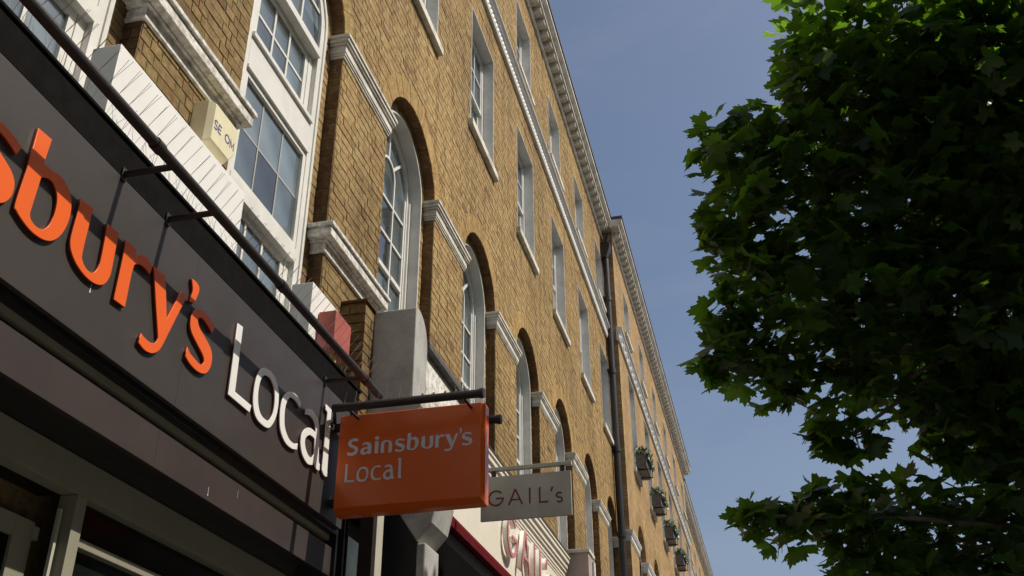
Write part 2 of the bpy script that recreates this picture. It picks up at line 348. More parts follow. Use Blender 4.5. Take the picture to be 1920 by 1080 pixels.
def arch_template(r, z0, zs):
    """arched sash with marginal verticals running up into a small inner arch"""
    f = MB(); t = .075
    f.box(-.08, 0, -r, -r + t, z0, zs); f.box(-.08, 0, r - t, r, z0, zs); f.box(-.08, 0, -r + t, r - t, z0, z0 + .08)
    f.ring(0, zs, r - t, r, -.08, 0, n=24)
    f.box(-.075, .02, -r + .02, -r + .045, z0, zs); f.box(-.075, .02, r - .045, r - .02, z0, zs)
    s = MB(); g = r - t; bt = .026; c = .178
    rows = [z0 + .09 + .385 * k for k in range(0, 12) if z0 + .09 + .385 * k < zs + .1]
    zr = [6.41 + .379 * k for k in range(-4, 4)]; zr = [z for z in zr if z0 + .2 < z < zs + .03]
    for sy in (-1, 1):
        s.box(-.055, -.015, sy * c - bt / 2, sy * c + bt / 2, z0 + .08, zs)
        s.box(-.06, -.01, sy * g - (.035 if sy > 0 else 0), sy * g + (0 if sy > 0 else .035), z0 + .08, zs)
    s.ring(0, zs, c - bt / 2, c + bt / 2, -.055, -.015, n=16)
    for a in (pi / 4, pi / 2, 3 * pi / 4):
        u = Vector((0, cos(a), sin(a))); p = Vector((0, -sin(a), cos(a))) * bt / 2
        q = [u * (c + bt / 2) - p, u * g - p, u * g + p, u * (c + bt / 2) + p]
        s.hexa([(-.055, v.y, v.z + zs) for v in q] + [(-.018, v.y, v.z + zs) for v in q])
    edges = [(-g + .035, -c - bt / 2), (-c + bt / 2, c - bt / 2), (c + bt / 2, g - .035)]
    for z in zr:
        tt = .045 if abs(z - 6.41) < .01 else bt
        for a, b in edges: s.box(-.052 if tt < .04 else -.06, -.018 if tt < .04 else .0, a, b, z - tt / 2, z + tt / 2)
    ch = [('glazing_bars', s.mesh('glazing_bars', M['white']), (0, 0, 0))]
    zz = [z0 + .08] + zr + [zs]
    for a, b in [(-g, -c), (-c, c), (c, g)]:
        for u, v in zip(zz, zz[1:]):
            ch.append(('pane', pane_mesh(b - a, v - u), (-.036, (a + b) / 2, (u + v) / 2)))
    h = MB(); n = 20; i = 0
    h.prism([(g * cos(pi * k / n), zs + g * sin(pi * k / n)) for k in range(n + 1)], -.039, -.033)
    ch.append(('pane', h.mesh('pane', M['glass']), (0, 0, 0)))
    return (f.mesh('window', M['white']), ch)
def tall_template(r, zs):
    """big flush white window of the first floor: arched head, meeting rail, spandrel board, casements below"""
    f = MB(); w = r
    f.box(-.09, 0, -w, -w + .085, 4.5, zs); f.box(-.09, 0, w - .085, w, 4.5, zs); f.ring(0, zs, w - .085, w, -.09, 0, n=24)
    f.box(-.085, .012, -w - .012, -w + .02, 4.5, zs); f.box(-.085, .012, w - .02, w + .012, 4.5, zs)
    f.ring(0, zs, w - .02, w + .012, -.085, .012, n=24)
    g = w - .085
    f.box(-.09, .002, -g, g, 6.27, 6.52); f.box(-.02, .022, -g, g, 6.52, 6.555); f.box(-.02, .014, -g, g, 6.245, 6.27)     # spandrel board
    f.box(-.09, .004, -g, g, 5.30, 5.40)                                             # rail under the middle lights
    top = MB(); top.box(-.05, .022, -g, g, 7.17, 7.235)
    cm = [-.34, 0, .34]
    for y in (-.165, .165): top.box(-.045, -.01, y - .012, y + .012, 7.235, zs + .44)
    for a, b in ((-g, -.177), (-.153, .153), (.177, g)): top.box(-.04, -.012, a, b, 7.62, 7.645)
    low = MB(); bars_rect(low, -g + .07, g - .07, 6.555, 7.168, .05, -.085, -.045)
    low.box(-.075, -.04, -g, -g + .068, 6.555, 7.168); low.box(-.075, -.04, g - .068, g, 6.555, 7.168)
    for y in (-.12, .12): low.box(-.08, -.055, y - .012, y + .012, 6.605, 7.118)
    for a, b in ((-g + .12, -.132), (-.108, .108), (.132, g - .12)): low.box(-.078, -.057, a, b, 6.85, 6.872)
    mid = MB(); bars_rect(mid, -g, g, 5.40, 6.245, .045, -.06, -.006)
    gb = MB()
    for y in (-.155, .155): gb.box(-.043, -.029, y - .007, y + .007, 5.445, 6.20)
    for a, b in ((-g + .045, -.163), (-.147, .147), (.163, g - .045)): gb.box(-.042, -.03, a, b, 5.815, 5.829)
    bot = MB(); bars_rect(bot, -g + .07, g - .07, 4.5, 5.298, .05, -.085, -.045)
    bot.box(-.075, -.04, -g, -g + .068, 4.5, 5.298); bot.box(-.075, -.04, g - .068, g, 4.5, 5.298)
    for y in (-.12, .12): bot.box(-.08, -.055, y - .012, y + .012, 4.55, 5.248)
    for a, b in ((-g + .12, -.132), (-.108, .108), (.132, g - .12)): bot.box(-.078, -.057, a, b, 4.92, 4.942)
    ch = [('sash', q.mesh('sash', M['white']), (0, 0, 0)) for q in (top, low, mid, bot)] + [('glazing_bars', gb.mesh('glazing_bars', M['greybar']), (0, 0, 0))]
    for zz, ys, x in (((6.58, 6.861, 7.14), (-g + .09, -.12, .12, g - .09), -.066), ((5.42, 5.822, 6.22), (-g + .02, -.155, .155, g - .02), -.036), ((4.52, 4.93, 5.27), (-g + .09, -.12, .12, g - .09), -.066), ((7.235, 7.47), (-g, -.165, .165, g), -.028)):
        for a, b in zip(ys, ys[1:]):
            for u, v in zip(zz, zz[1:]): ch.append(('pane', pane_mesh(b - a, v - u), (x, (a + b) / 2, (u + v) / 2)))
    h = MB(); n = 20
    h.prism([(g * cos(pi * k / n), zs + g * sin(pi * k / n)) for k in range(n + 1)], -.031, -.025)
    ch.append(('pane', h.mesh('pane', M['glass']), (0, 0, 0)))
    return (f.mesh('window', M['white']), ch)
def place(tpl, parent, x, y, dz=0):
    o = link('window', tpl[0], parent, (x, y, dz))
    for n, me, l in tpl[1]: link(n, me, o, l)
    return o

# ------------------------------------------------------------------ near terrace (flat brick front, y -1 .. 21)
ZS = 7.46; RO = .704; RI = .575
BAYS = [2.716, 5.12, 7.574, 10.04, 12.53, 15.05, 17.58, 20.08]
W2 = (1.11, 9.56, 11.46); W3 = (1.02, 12.74, 14.12)
ext = [-.45 + .02] + []
near = thing('terrace_building', 'long yellow brick terrace with tall round arched first floor windows, nearest stretch on the left', 'building')
def brick_row_builder():
    C0 = Vector((2.8, 0, 1.6)); Rt = R.transposed()
    def px(y, z):
        c = Rt @ (Vector((0, y, z)) - C0)
        if c.z > -.1: return None
        return (960 + 1925 * c.x / -c.z, 540 - 1925 * c.y / -c.z)
    exc = []
    for yc in BAYS + [.3]:
        ro = RO + .235
        exc.append(lambda z, yc=yc, ro=ro: (yc - RO, yc + RO) if z < ZS else ((yc - sqrt(ro * ro - (z - ZS) ** 2), yc + sqrt(ro * ro - (z - ZS) ** 2)) if z - ZS < ro else None))
    for yc in BAYS + [.3]:
        for w_, a, b in (W2, W3):
            def f(z, yc=yc, w_=w_, a=a, b=b):
                if a < z <= b: return (yc - w_ / 2, yc + w_ / 2)
                if b < z < b + .24: t = (z - b) / .24; return (yc - w_ / 2 - .1 * t, yc + w_ / 2 + .1 * t)
                return None
            exc.append(f)
    big = MB(); full = []
    rng = random.Random(5)
    H = .0685; P = .0765; row = 0; z = 4.0
    while z < 14.72:
        y = -1.0 - (0 if row % 2 == 0 else .169); head = row % 2 == 1
        zm = z + H / 2
        ivs = [(e(zm), e) for e in exc]; ivs = [q for q in ivs if q[0]]
        while y < 20.98:
            L = .1025 if head else .215; u, v = y, min(y + L, 21.0); y += L + .0065; head = not head
            if v < -1 or v - u < .02: continue
            segs = [((u, u), (v, v))]; trimmed = v - u < L - .002
            for (a, b), e in ivs:
                new = []
                for s in segs:
                    l = sum(s[0]) / 2; r_ = sum(s[1]) / 2
                    if r_ <= a + .001 or l >= b - .001: new.append(s); continue
                    trimmed = True
                    eb = e(z + 1e-4) or (a, b); et = e(z + H - 1e-4) or (a, b)
                    if l < a - .012: new.append((s[0], (eb[0] - .004, et[0] - .004)))
                    if r_ > b + .012: new.append(((eb[1] + .004, et[1] + .004), s[1]))
                segs = new
            for (ub, ut), (vb, vt) in segs:
                j = rng.uniform(-.0022, .0028); ja = rng.uniform(-.0022, .0022)
                if not trimmed and 4.9 < z < 12: 
                    p = px((u + v) / 2, zm)
                    if p and -20 < p[0] < 1400 and -20 < p[1] < 1080:
                        d = (2.8 ** 2 + zm ** 2 + u * u); full.append((d, u, v, z, j)); continue
                if not (vb > ub and vt > ut): continue
                g = .0
                big.hexa([(-.012, ub, z), (-.012, vb, z), (-.012, vt, z + H), (-.012, ut, z + H), (j + g, ub + .001, z + .001 + ja), (j + g, vb - .001, z + .001 - ja), (j + g, vt - .001, z + H - .001 - ja), (j + g, ut + .001, z + H - .001 + ja)])
        z += P; row += 1
    full.sort()
    meshes = {}
    for k, (d, u, v, z, j) in enumerate(full):
        L = round(v - u, 4)
        if k < 300:
            if L not in meshes:
                bb = MB(); 
                bb.hexa([(-.012, 0, 0), (-.012, L, 0), (-.012, L, H), (-.012, 0, H), (0, .002, .002), (0, L - .002, .001), (0, L - .001, H - .002), (0, .001, H - .001)])
                meshes[L] = bb.mesh('brick', M['brick'])
            link('brick', meshes[L], near, (j, u, z))
        else:
            big.hexa([(-.012, u, z), (-.012, v, z), (-.012, v, z + H), (-.012, u, z + H), (j, u + .001, z + .001), (j, v - .001, z + .001), (j, v - .001, z + H - .001), (j, u + .001, z + H - .001)])
    o = big.build('brickwork', M['brick'], near, kind='stuff')
brick_row_builder()
def near_shell():
    rects = [(y - w_ / 2, y + w_ / 2, a, b) for y in BAYS + [.3] for w_, a, b in (W2, W3)]
    arches = [(y, 3.95, ZS, RO) for y in BAYS + [.3]]
    m = MB(); wall_face(m, -.0045, -1.0, 21.0, 0, 15.0, rects, arches)
    m.quad((-6, -1.0, 0), (-.0045, -1.0, 0), (-.0045, -1.0, 15), (-6, -1.0, 15)); m.quad((-6, 21, 0), (-6, -1, 0), (-6, -1, 15.2), (-6, 21, 15.2))
    m.quad((-.01, -1, 15.0), (-.01, 21, 15.0), (-6, 21, 15.0), (-6, -1, 15.0))
    m.build('wall', M['mortar'], near)
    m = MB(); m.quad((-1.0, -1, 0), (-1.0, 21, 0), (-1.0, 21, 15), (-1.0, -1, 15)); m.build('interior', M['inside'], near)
    # second order: brick strip 0.13 wide standing 0.11 behind the front, and the brick sides of the recess
    rng = random.Random(3); sd = MB(); st = MB(); rb = MB(); wr = MB()
    for yc in BAYS + [.3]:
        z = 4.0
        row = 0
        while z < ZS - .07:
            for sgn in (-1, 1):
                a = yc + sgn * (RI + .022); b = yc + sgn * (RO - .002)
                y0, y1 = min(a, b), max(a, b); j = rng.uniform(-.003, .003)
                st.box(-.17, -.113 + j, y0, y1, z, z + .0665); st.box(-.30, -.118, y0, y1, z + .0664, z + .0766)
                e = yc + sgn * (RO + rng.uniform(-.001, .003)); y0, y1 = min(e, e + sgn * .03), max(e, e + sgn * .03)
                if row % 2: sd.box(-.112, -.0135, y0, y1, z, z + .0665)
                else: sd.box(-.112, -.066, y0, y1, z, z + .0665); sd.box(-.058, -.0135, y0, y1, z, z + .0665)
            z += .0765; row += 1
        n = 44
        for k in range(n):      # arch ring of gauged bricks
            t0 = pi * k / n + .0016; t1 = pi * (k + 1) / n - .0016; j = rng.uniform(-.002, .002)
            def W(r0, r1, x0, x1, mb_):
                P = lambda r, t: (yc + r * cos(t), ZS + r * sin(t))
                q = [P(r0, t0), P(r1, t0), P(r1, t1), P(r0, t1)]
                mb_.hexa([(x0, *a) for a in q] + [(x1, *a) for a in q])
            W(RO + .003, RO + .228, -.112, j, rb); W(RO, RO + .0028, -.112, -.012, sd)
            W(RI + .022, RO - .003, -.17, -.113 + j, st)
        wr.ring(yc, ZS, RO + .002, RO + .24, -.14, -.114, n=20); wr.ring(yc, ZS, RI + .021, RO + .002, -.16, -.119, n=20)
        for sg in (-1, 1): wr.box(-.118, -.010, *sorted((yc + sg * (RO + .006), yc + sg * (RO + .04))), 4.0, ZS)
        # white painted reveal lining and its thin front bead
    rb.build('gauged_arches', M['rubbed'], near, kind='stuff'); st.build('recess_bricks', M['brick'], near, kind='stuff')
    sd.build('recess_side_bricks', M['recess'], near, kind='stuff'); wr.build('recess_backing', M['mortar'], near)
    rb2 = MB()
    for yc in BAYS + [.3]:
        for w_, a, b in (W2, W3):
            n = 15
            for k in range(n):
                f0, f1 = k / n, (k + 1) / n; g = .0035
                yb0 = yc - w_ / 2 + w_ * f0; yb1 = yc - w_ / 2 + w_ * f1; W_ = w_ + .2; yt0 = yc - W_ / 2 + W_ * f0; yt1 = yc - W_ / 2 + W_ * f1; j = rng.uniform(-.002, .002)
                rb2.hexa([(-.012, yb0 + g, b + .004), (-.012, yb1 - g, b + .004), (-.012, yt1 - g, b + .236), (-.012, yt0 + g, b + .236), (j, yb0 + g, b + .004), (j, yb1 - g, b + .004), (j, yt1 - g, b + .236), (j, yt0 + g, b + .236)])
    rb2.build('flat_arches', M['rubbed'], near, kind='stuff')
near_shell()
def lining_arch(parent, yc, z0, zs, r, xf, xb, wt=.02):
    m = MB()
    m.box(xb, xf, yc - r - wt, yc - r, z0, zs); m.box(xb, xf, yc + r, yc + r + wt, z0, zs); m.ring(yc, zs, r, r + wt, xb, xf, n=28)
    m.build('reveal', M['reveal'], parent)
def lining_rect(parent, yc, w_, z0, z1, xf, xb, wt=.014):
    m = MB(); h = w_ / 2
    m.box(xb, xf, yc - h, yc - h + wt, z0, z1); m.box(xb, xf, yc + h - wt, yc + h, z0, z1); m.box(xb, xf, yc - h + wt, yc + h - wt, z1 - wt, z1)
    m.build('reveal', M['reveal'], parent)
T_arch = arch_template(RI, 4.75, ZS); T_tall = tall_template(RI, ZS)
T_2 = sash_template(W2[0] - .03, W2[1], W2[2] - .015); T_3 = sash_template(W3[0] - .03, W3[1], W3[2] - .015, rows=4)
def sill(parent, yc, w_, z, x0, x1, t=.11):
    m = MB(); m.yprism([(x0, z - t), (x1, z - t), (x1, z - .012), (x0, z)], yc - w_ / 2, yc + w_ / 2); m.build('sill', M['stucco'], parent, bevel=.004)
for i, yc in enumerate(BAYS + [.3]):
    tall = yc < 6
    if tall: place(T_tall, near, -.113, yc)
    else:
        place(T_arch, near, -.228, yc); lining_arch(near, yc, 4.75, ZS, RI, -.104, -.31)
        sill(near, yc, 1.14, 4.75, -.3, -.06)
    place(T_2, near, -.142, yc); lining_rect(near, yc, W2[0], W2[1], W2[2], .004, -.245); sill(near, yc, W2[0] + .14, W2[1], -.24, .06)
    place(T_3, near, -.142, yc); lining_rect(near, yc, W3[0], W3[1], W3[2], .004, -.245); sill(near, yc, W3[0] + .12, W3[1], -.24, .06, .09)
# impost mouldings on every pier, plinth mouldings on the first piers
def moulded(mb, y0, y1, zb, zt, pr, xback, xcap):
    """stepped cap that returns round the pier; pr = list of (dz fraction, projection)"""
    H = zt - zb
    for (a, b, p) in pr:
        mb.box(xback, xcap + p, y0 - p, y1 + p, zb + a * H, zb + b * H)
IMP = [(0, .10, .012), (.103, .20, .022), (.203, .55, .03), (.553, .66, .045), (.663, .84, .058), (.843, 1, .07)]
edges = [-.9] + sum([[b - RO, b + RO] for b in [.3] + BAYS], []) + [20.99]
piers = [(edges[k], edges[k + 1]) for k in range(0, len(edges), 2)]
for (a, b) in piers:
    if b - a < .05: continue
    m = MB(); moulded(m, a, b, 7.34, 7.54, IMP, -.11, .0); m.build('impost', M['stucco'], near, bevel=.004)
for (a, b) in piers[1:4]:
    m = MB(); moulded(m, a, b, 5.49, 5.70, [(0, .10, .018), (.103, .40, .010), (.403, .48, .03), (.483, .78, .078), (.783, .85, .066), (.853, 1, .095)], -.11, .0); m.build('plinth_moulding', M['oldpaint'], near, bevel=.004)
# frieze course
def frieze(parent, x, y0, y1, z0, z1, orn):
    m = MB(); H = z1 - z0
    m.yprism([(x - .02, z0), (x + .045, z0), (x + .055, z0 + .03), (x + .045, z0 + .05), (x + .045, z0 + .60 * H), (x + .075, z0 + .66 * H), (x + .085, z0 + .80 * H), (x + .115, z0 + .86 * H), (x + .12, z1 - .02), (x + .10, z1), (x - .02, z1 + .02)], y0, y1)
    m.build('frieze', M['white'], parent)
    if orn == 'wave':
        o = MB(); n = int((y1 - y0) / .095)
        for k in range(n):
            yc = y0 + (k + .5) * (y1 - y0) / n; zc = z0 + .30 * H; i = len(o.v)
            for kk in range(6):
                t = pi / 3 * kk; o.v.append((x + .046, yc + .040 * cos(t) + .012 * sin(t), zc + .062 * sin(t)))
            o.v.append((x + .070, yc, zc))
            for kk in range(6): o.f.append((i + kk, i + (kk + 1) % 6, i + 6))
        o.build('frieze_carving', M['white'], parent, kind='stuff')
    else:
        ro = MB(); 
        ro.ring(0, 0, .045, .075, 0, .022, 0, 2 * pi, 12); ro.ring(0, 0, 0.001, .024, 0, .03, 0, 2 * pi, 6)
        for a in (pi / 4, 3 * pi / 4, 5 * pi / 4, 7 * pi / 4):
            ro.box(0, .012, cos(a) * .09 - .012, cos(a) * .09 + .012, sin(a) * .09 - .012, sin(a) * .09 + .012)
        me = ro.mesh('rosette', M['white']); n = int((y1 - y0) / .42)
        for k in range(n): link('rosette', me, parent, (x + .046, y0 + (k + .5) * (y1 - y0) / n, z0 + .34 * H))
frieze(near, 0, -1, 20.9, 12.03, 12.30, 'wave')
MOD = MB(); MOD.yprism([(0, .02), (.10, .04), (.15, .09), (.155, .155), (0, .155)], -.075, .075); MODM = MOD.mesh('modillion', M['stucco'])
def cornice(parent, x, y0, y1, z, name='cornice', step=.30):
    m = MB()
    m.yprism([(x - .02, z), (x + .03, z), (x + .05, z + .03), (x + .05, z + .07), (x + .028, z + .075), (x + .028, z + .23), (x - .02, z + .23)], y0 + .0, y1)
    m.yprism([(x - .02, z + .232), (x + .21, z + .232), (x + .21, z + .30), (x + .24, z + .31), (x + .285, z + .37), (x + .29, z + .42), (x - .02, z + .44)], y0 - .24, y1 + .24 if name == 'cornice' else y1)
    m.build('cornice', M['stucco'], parent)
    m = MB(); m.box(x - .3, x + .31, y0 - .26, y1 + .02, z + .443, z + .50); m.build('gutter', M['lead'], parent)
    n = int((y1 - y0) / step)
    for k in range(n): link('modillion', MODM, parent, (x + .0285, y0 + (k + .5) * step, z + .075))
cornice(near, 0, -.74, 20.72, 14.72)

# ------------------------------------------------------------------ middle terrace, standing 0.25 m forward
mid = thing('terrace_building', 'projecting middle stretch of the brick terrace with grey planters on its second floor sills', 'building')
X2 = .25; Y0, Y1 = 20.80, 38.6
B2 = [22.85 + 2.93 * k for k in range(6)]
B2 = [y - .05 for y in B2]
def shell(parent, x, y0, y1, bays, zs, ro, w2, w3, ztop, ret):
    m = MB(); wall_face(m, x, y0, y1, 0, ztop, [(y - q[0] / 2, y + q[0] / 2, q[1], q[2]) for y in bays for q in (w2, w3)], [(y, 3.95, zs, ro) for y in bays])
    m.quad((x - 6, y0, 0), (x, y0, 0), (x, y0, ztop), (x - 6, y0, ztop)); m.quad((x, y1, 0), (x - 6, y1, 0), (x - 6, y1, ztop), (x, y1, ztop))
    m.quad((x, y0, ztop), (x, y1, ztop), (x - 6, y1, ztop), (x - 6, y0, ztop))
    # brick sides of the arched recesses
    for yc in bays:
        n = 20; pts = [(yc + ro, 3.95), (yc + ro, zs)] + [(yc + ro * cos(pi * k / n), zs + ro * sin(pi * k / n)) for k in range(1, n)] + [(yc - ro, zs), (yc - ro, 3.95)]
        for p, q in zip(pts, pts[1:]): m.quad((x - .11, *p), (x, *p), (x, *q), (x - .11, *q))
        m.ring(yc, zs, RI, ro + .01, x - .17, x - .112, n=20)
        m.box(x - .17, x - .112, yc - ro - .01, yc - RI, 3.95, zs); m.box(x - .17, x - .112, yc + RI, yc + ro + .01, 3.95, zs)
    m.build('wall', M['farbrick'], parent)
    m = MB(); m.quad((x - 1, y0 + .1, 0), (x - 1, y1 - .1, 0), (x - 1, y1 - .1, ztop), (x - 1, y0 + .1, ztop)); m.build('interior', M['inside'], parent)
    a = MB()
    for yc in bays:
        for k in range(36):
            t0 = pi * k / 36 + .003; t1 = pi * (k + 1) / 36 - .003
            P = lambda r, t: (yc + r * cos(t), zs + r * sin(t))
            q = [P(ro, t0), P(ro + .22, t0), P(ro + .22, t1), P(ro, t1)]; a.hexa([(x - .01, *v) for v in q] + [(x + .003, *v) for v in q])
    a.build('gauged_arches', M['rubbed'], parent, kind='stuff')
W2b = (1.05, 9.55, 11.9); W3b = (.95, 13.0, 14.2)
shell(mid, X2, Y0, Y1, B2, 7.62, RO, W2b, W3b, 15.0, True)
Tb2 = sash_template(W2b[0] - .03, W2b[1], W2b[2] - .015); Tb3 = sash_template(W3b[0] - .03, W3b[1], W3b[2] - .015)
def dress(parent, x, bays, Ta, T2, T3, w2, w3, zs, dz):
    for yc in bays:
        place(Ta, parent, x - .228, yc, dz); lining_arch(parent, yc, 4.75, zs, RI, x - .104, x - .31)
        place(T2, parent, x - .142, yc); lining_rect(parent, yc, w2[0], w2[1], w2[2], x + .004, x - .245); sill(parent, yc, w2[0] + .14, w2[1], x - .24, x + .06)
        place(T3, parent, x - .142, yc); lining_rect(parent, yc, w3[0], w3[1], w3[2], x + .004, x - .245); sill(parent, yc, w3[0] + .12, w3[1], x - .24, x + .06, .09)
dress(mid, X2, B2, T_arch, Tb2, Tb3, W2b, W3b, 7.62, .16)
e2 = [Y0 + .002] + sum([[b - RO, b + RO] for b in B2], []) + [Y1]
for k in range(0, len(e2), 2):
    if e2[k + 1] - e2[k] > .1:
        m = MB(); moulded(m, e2[k], e2[k + 1], 7.46, 7.68, IMP, X2 - .11, X2); m.build('impost', M['white'], mid)
frieze(mid, X2, Y0 - .07, Y1, 12.02, 12.34, 'rosette')
cornice(mid, X2, Y0, Y1, 14.72)

# ------------------------------------------------------------------ far terrace
far = thing('terrace_building', 'farthest stretch of the brick terrace, set back again beyond the middle block', 'building')
B3 = [40.3 + 2.55 * k for k in range(13)]
shell(far, 0, 38.62, 74, B3, ZS, RO, (1.05, 9.5, 11.4), (.95, 12.7, 13.7), 14.6, False)
Tc2 = sash_template(1.02, 9.5, 11.385); Tc3 = sash_template(.92, 12.7, 13.685)
dress(far, 0, B3, T_arch, Tc2, Tc3, (1.05, 9.5, 11.4), (.95, 12.7, 13.7), ZS, 0)
e3 = [38.63] + sum([[b - RO, b + RO] for b in B3], []) + [74]
for k in range(0, len(e3), 2):
    m = MB(); moulded(m, e3[k], e3[k + 1], 7.34, 7.54, IMP, -.11, 0); m.build('impost', M['white'], far)
frieze(far, 0, 38.62, 74, 11.8, 12.1, 'rosette')
cornice(far, 0, 38.9, 74, 14.25)

# ------------------------------------------------------------------ opposite side of the street (behind the camera)
opp = thing('terrace_building', 'brown brick terrace across the street, behind the viewer', 'building')
m = MB(); m.box(18.0, 26, -30, 60, 0, 14.5); m.build('wall', M['oppbrick'], opp)
me = MB().box(0, .03, -.55, .55, -.95, .95).mesh('window', M['glass']); fr = MB(); bars_rect(fr, -.62, .62, -1.02, 1.02, .07, -.03, .02); fm = fr.mesh('window', M['white'])
for k in range(30):
    for z in (5.8, 9.2, 12.3):
        o = link('window', fm, opp, (17.97, -28 + 3 * k, z)); link('pane', me, o, (-.0, 0, 0))
m = MB(); m.box(17.7, 18.3, -30, 60, 14.503, 14.8); m.build('cornice', M['stucco'], opp)
m = MB(); m.box(17.9, 17.99, -30, 60, .2, 3.6); m.build('shop_front', M['cream'], opp)
# ------------------------------------------------------------------ lettering
GLY={
 'b':[[(2.405,3.896,1),(2.479,3.901,1),(2.472,3.79,1),(2.52,3.794,0),(2.567,3.8,0),(2.614,3.785,0),(2.641,3.761,0),(2.658,3.717,0),(2.66,3.664,0),(2.646,3.608,0),(2.618,3.561,0),(2.584,3.534,0),(2.538,3.521,0),(2.489,3.521,0),(2.444,3.532,0),(2.408,3.548,0),(2.395,3.567,0),(2.403,3.729,1)],[(2.477,3.732,1),(2.508,3.751,0),(2.539,3.752,0),(2.564,3.733,0),(2.579,3.701,0),(2.583,3.65,0),(2.575,3.604,0),(2.562,3.575,0),(2.541,3.556,0),(2.513,3.55,0),(2.486,3.556,0),(2.472,3.572,0),(2.471,3.597,0)]],
 'u':[[(2.698,3.789,1),(2.771,3.793,1),(2.77,3.724,0),(2.77,3.593,0),(2.783,3.564,0),(2.809,3.55,0),(2.84,3.55,0),(2.861,3.568,0),(2.873,3.599,0),(2.876,3.638,0),(2.87,3.787,1),(2.946,3.79,1),(2.947,3.717,0),(2.95,3.618,0),(2.943,3.581,0),(2.926,3.55,0),(2.897,3.529,0),(2.855,3.519,0),(2.806,3.521,0),(2.754,3.536,0),(2.716,3.561,0),(2.696,3.59,0),(2.691,3.634,0)]],
 'r':[[(2.999,3.792,1),(3.071,3.792,1),(3.075,3.76,1),(3.098,3.783,0),(3.125,3.796,0),(3.156,3.797,0),(3.192,3.786,0),(3.195,3.778,1),(3.189,3.742,1),(3.151,3.748,0),(3.115,3.745,0),(3.085,3.728,0),(3.077,3.714,0),(3.073,3.657,0),(3.074,3.526,1),(2.998,3.522,1),(2.999,3.64,0)]],
 'y':[[(3.205,3.79,1),(3.295,3.793,1),(3.328,3.705,0),(3.359,3.619,1),(3.428,3.79,1),(3.475,3.79,1),(3.394,3.581,0),(3.36,3.494,0),(3.336,3.458,0),(3.299,3.433,0),(3.25,3.424,0),(3.2,3.435,1),(3.207,3.478,1),(3.235,3.472,0),(3.276,3.471,0),(3.309,3.485,0),(3.321,3.507,0),(3.317,3.53,0),(3.261,3.656,0)]],
 "'":[[(3.491,3.889,1),(3.523,3.895,0),(3.553,3.887,0),(3.562,3.867,0),(3.554,3.834,0),(3.539,3.791,1),(3.503,3.781,1),(3.508,3.813,0),(3.511,3.845,0)]],
 's':[[(3.735,3.772,1),(3.722,3.734,1),(3.686,3.748,0),(3.645,3.758,0),(3.613,3.758,0),(3.594,3.746,0),(3.591,3.728,0),(3.616,3.705,0),(3.672,3.685,0),(3.724,3.661,0),(3.749,3.631,0),(3.752,3.585,0),(3.732,3.545,0),(3.701,3.522,0),(3.649,3.511,0),(3.587,3.516,0),(3.539,3.533,1),(3.544,3.579,1),(3.573,3.562,0),(3.624,3.553,0),(3.662,3.55,0),(3.683,3.561,0),(3.689,3.583,0),(3.671,3.602,0),(3.628,3.622,0),(3.564,3.652,0),(3.538,3.68,0),(3.533,3.718,0),(3.547,3.753,0),(3.581,3.783,0),(3.628,3.795,0),(3.694,3.787,0)]],
 'L':[[(3.931,3.891,1),(3.982,3.896,1),(3.991,3.56,1),(4.16,3.559,1),(4.152,3.52,1),(3.931,3.522,1)]],
 'o':[[(4.228,3.79,0),(4.314,3.807,0),(4.383,3.79,0),(4.427,3.729,0),(4.433,3.644,0),(4.41,3.575,0),(4.364,3.523,0),(4.3,3.511,0),(4.228,3.52,0),(4.184,3.559,0),(4.166,3.627,0),(4.177,3.716,0)],[(4.253,3.76,0),(4.314,3.772,0),(4.366,3.747,0),(4.39,3.688,0),(4.389,3.618,0),(4.365,3.57,0),(4.334,3.551,0),(4.271,3.554,0),(4.231,3.587,0),(4.212,3.647,0),(4.22,3.718,0)]],
 'c':[[(4.555,3.8,0),(4.622,3.812,0),(4.687,3.795,1),(4.687,3.761,1),(4.63,3.777,0),(4.561,3.771,0),(4.523,3.725,0),(4.514,3.669,0),(4.532,3.597,0),(4.584,3.556,0),(4.645,3.548,0),(4.7,3.566,1),(4.699,3.531,1),(4.633,3.514,0),(4.555,3.519,0),(4.487,3.562,0),(4.462,3.639,0),(4.469,3.712,0),(4.504,3.766,0)]],
 'a':[[(4.758,3.786,1),(4.755,3.753,1),(4.809,3.769,0),(4.864,3.765,0),(4.895,3.743,0),(4.905,3.707,1),(4.834,3.705,0),(4.777,3.679,0),(4.736,3.631,0),(4.734,3.577,0),(4.77,3.528,0),(4.838,3.504,0),(4.898,3.516,0),(4.927,3.539,1),(4.945,3.519,0),(4.968,3.513,0),(4.999,3.519,1),(4.998,3.555,1),(4.978,3.566,0),(4.969,3.618,0),(4.952,3.732,0),(4.924,3.788,0),(4.865,3.806,0),(4.807,3.804,0)],[(4.901,3.667,1),(4.864,3.669,0),(4.823,3.659,0),(4.785,3.623,0),(4.795,3.582,0),(4.837,3.553,0),(4.88,3.552,0),(4.909,3.583,0),(4.908,3.624,0)]],
 'l':[[(5.009,3.917,1),(5.089,3.916,1),(5.102,3.573,0),(5.111,3.548,1),(5.117,3.523,1),(5.074,3.513,0),(5.036,3.532,0),(5.029,3.566,0),(5.036,3.88,1),(5.005,3.885,1)]],
}
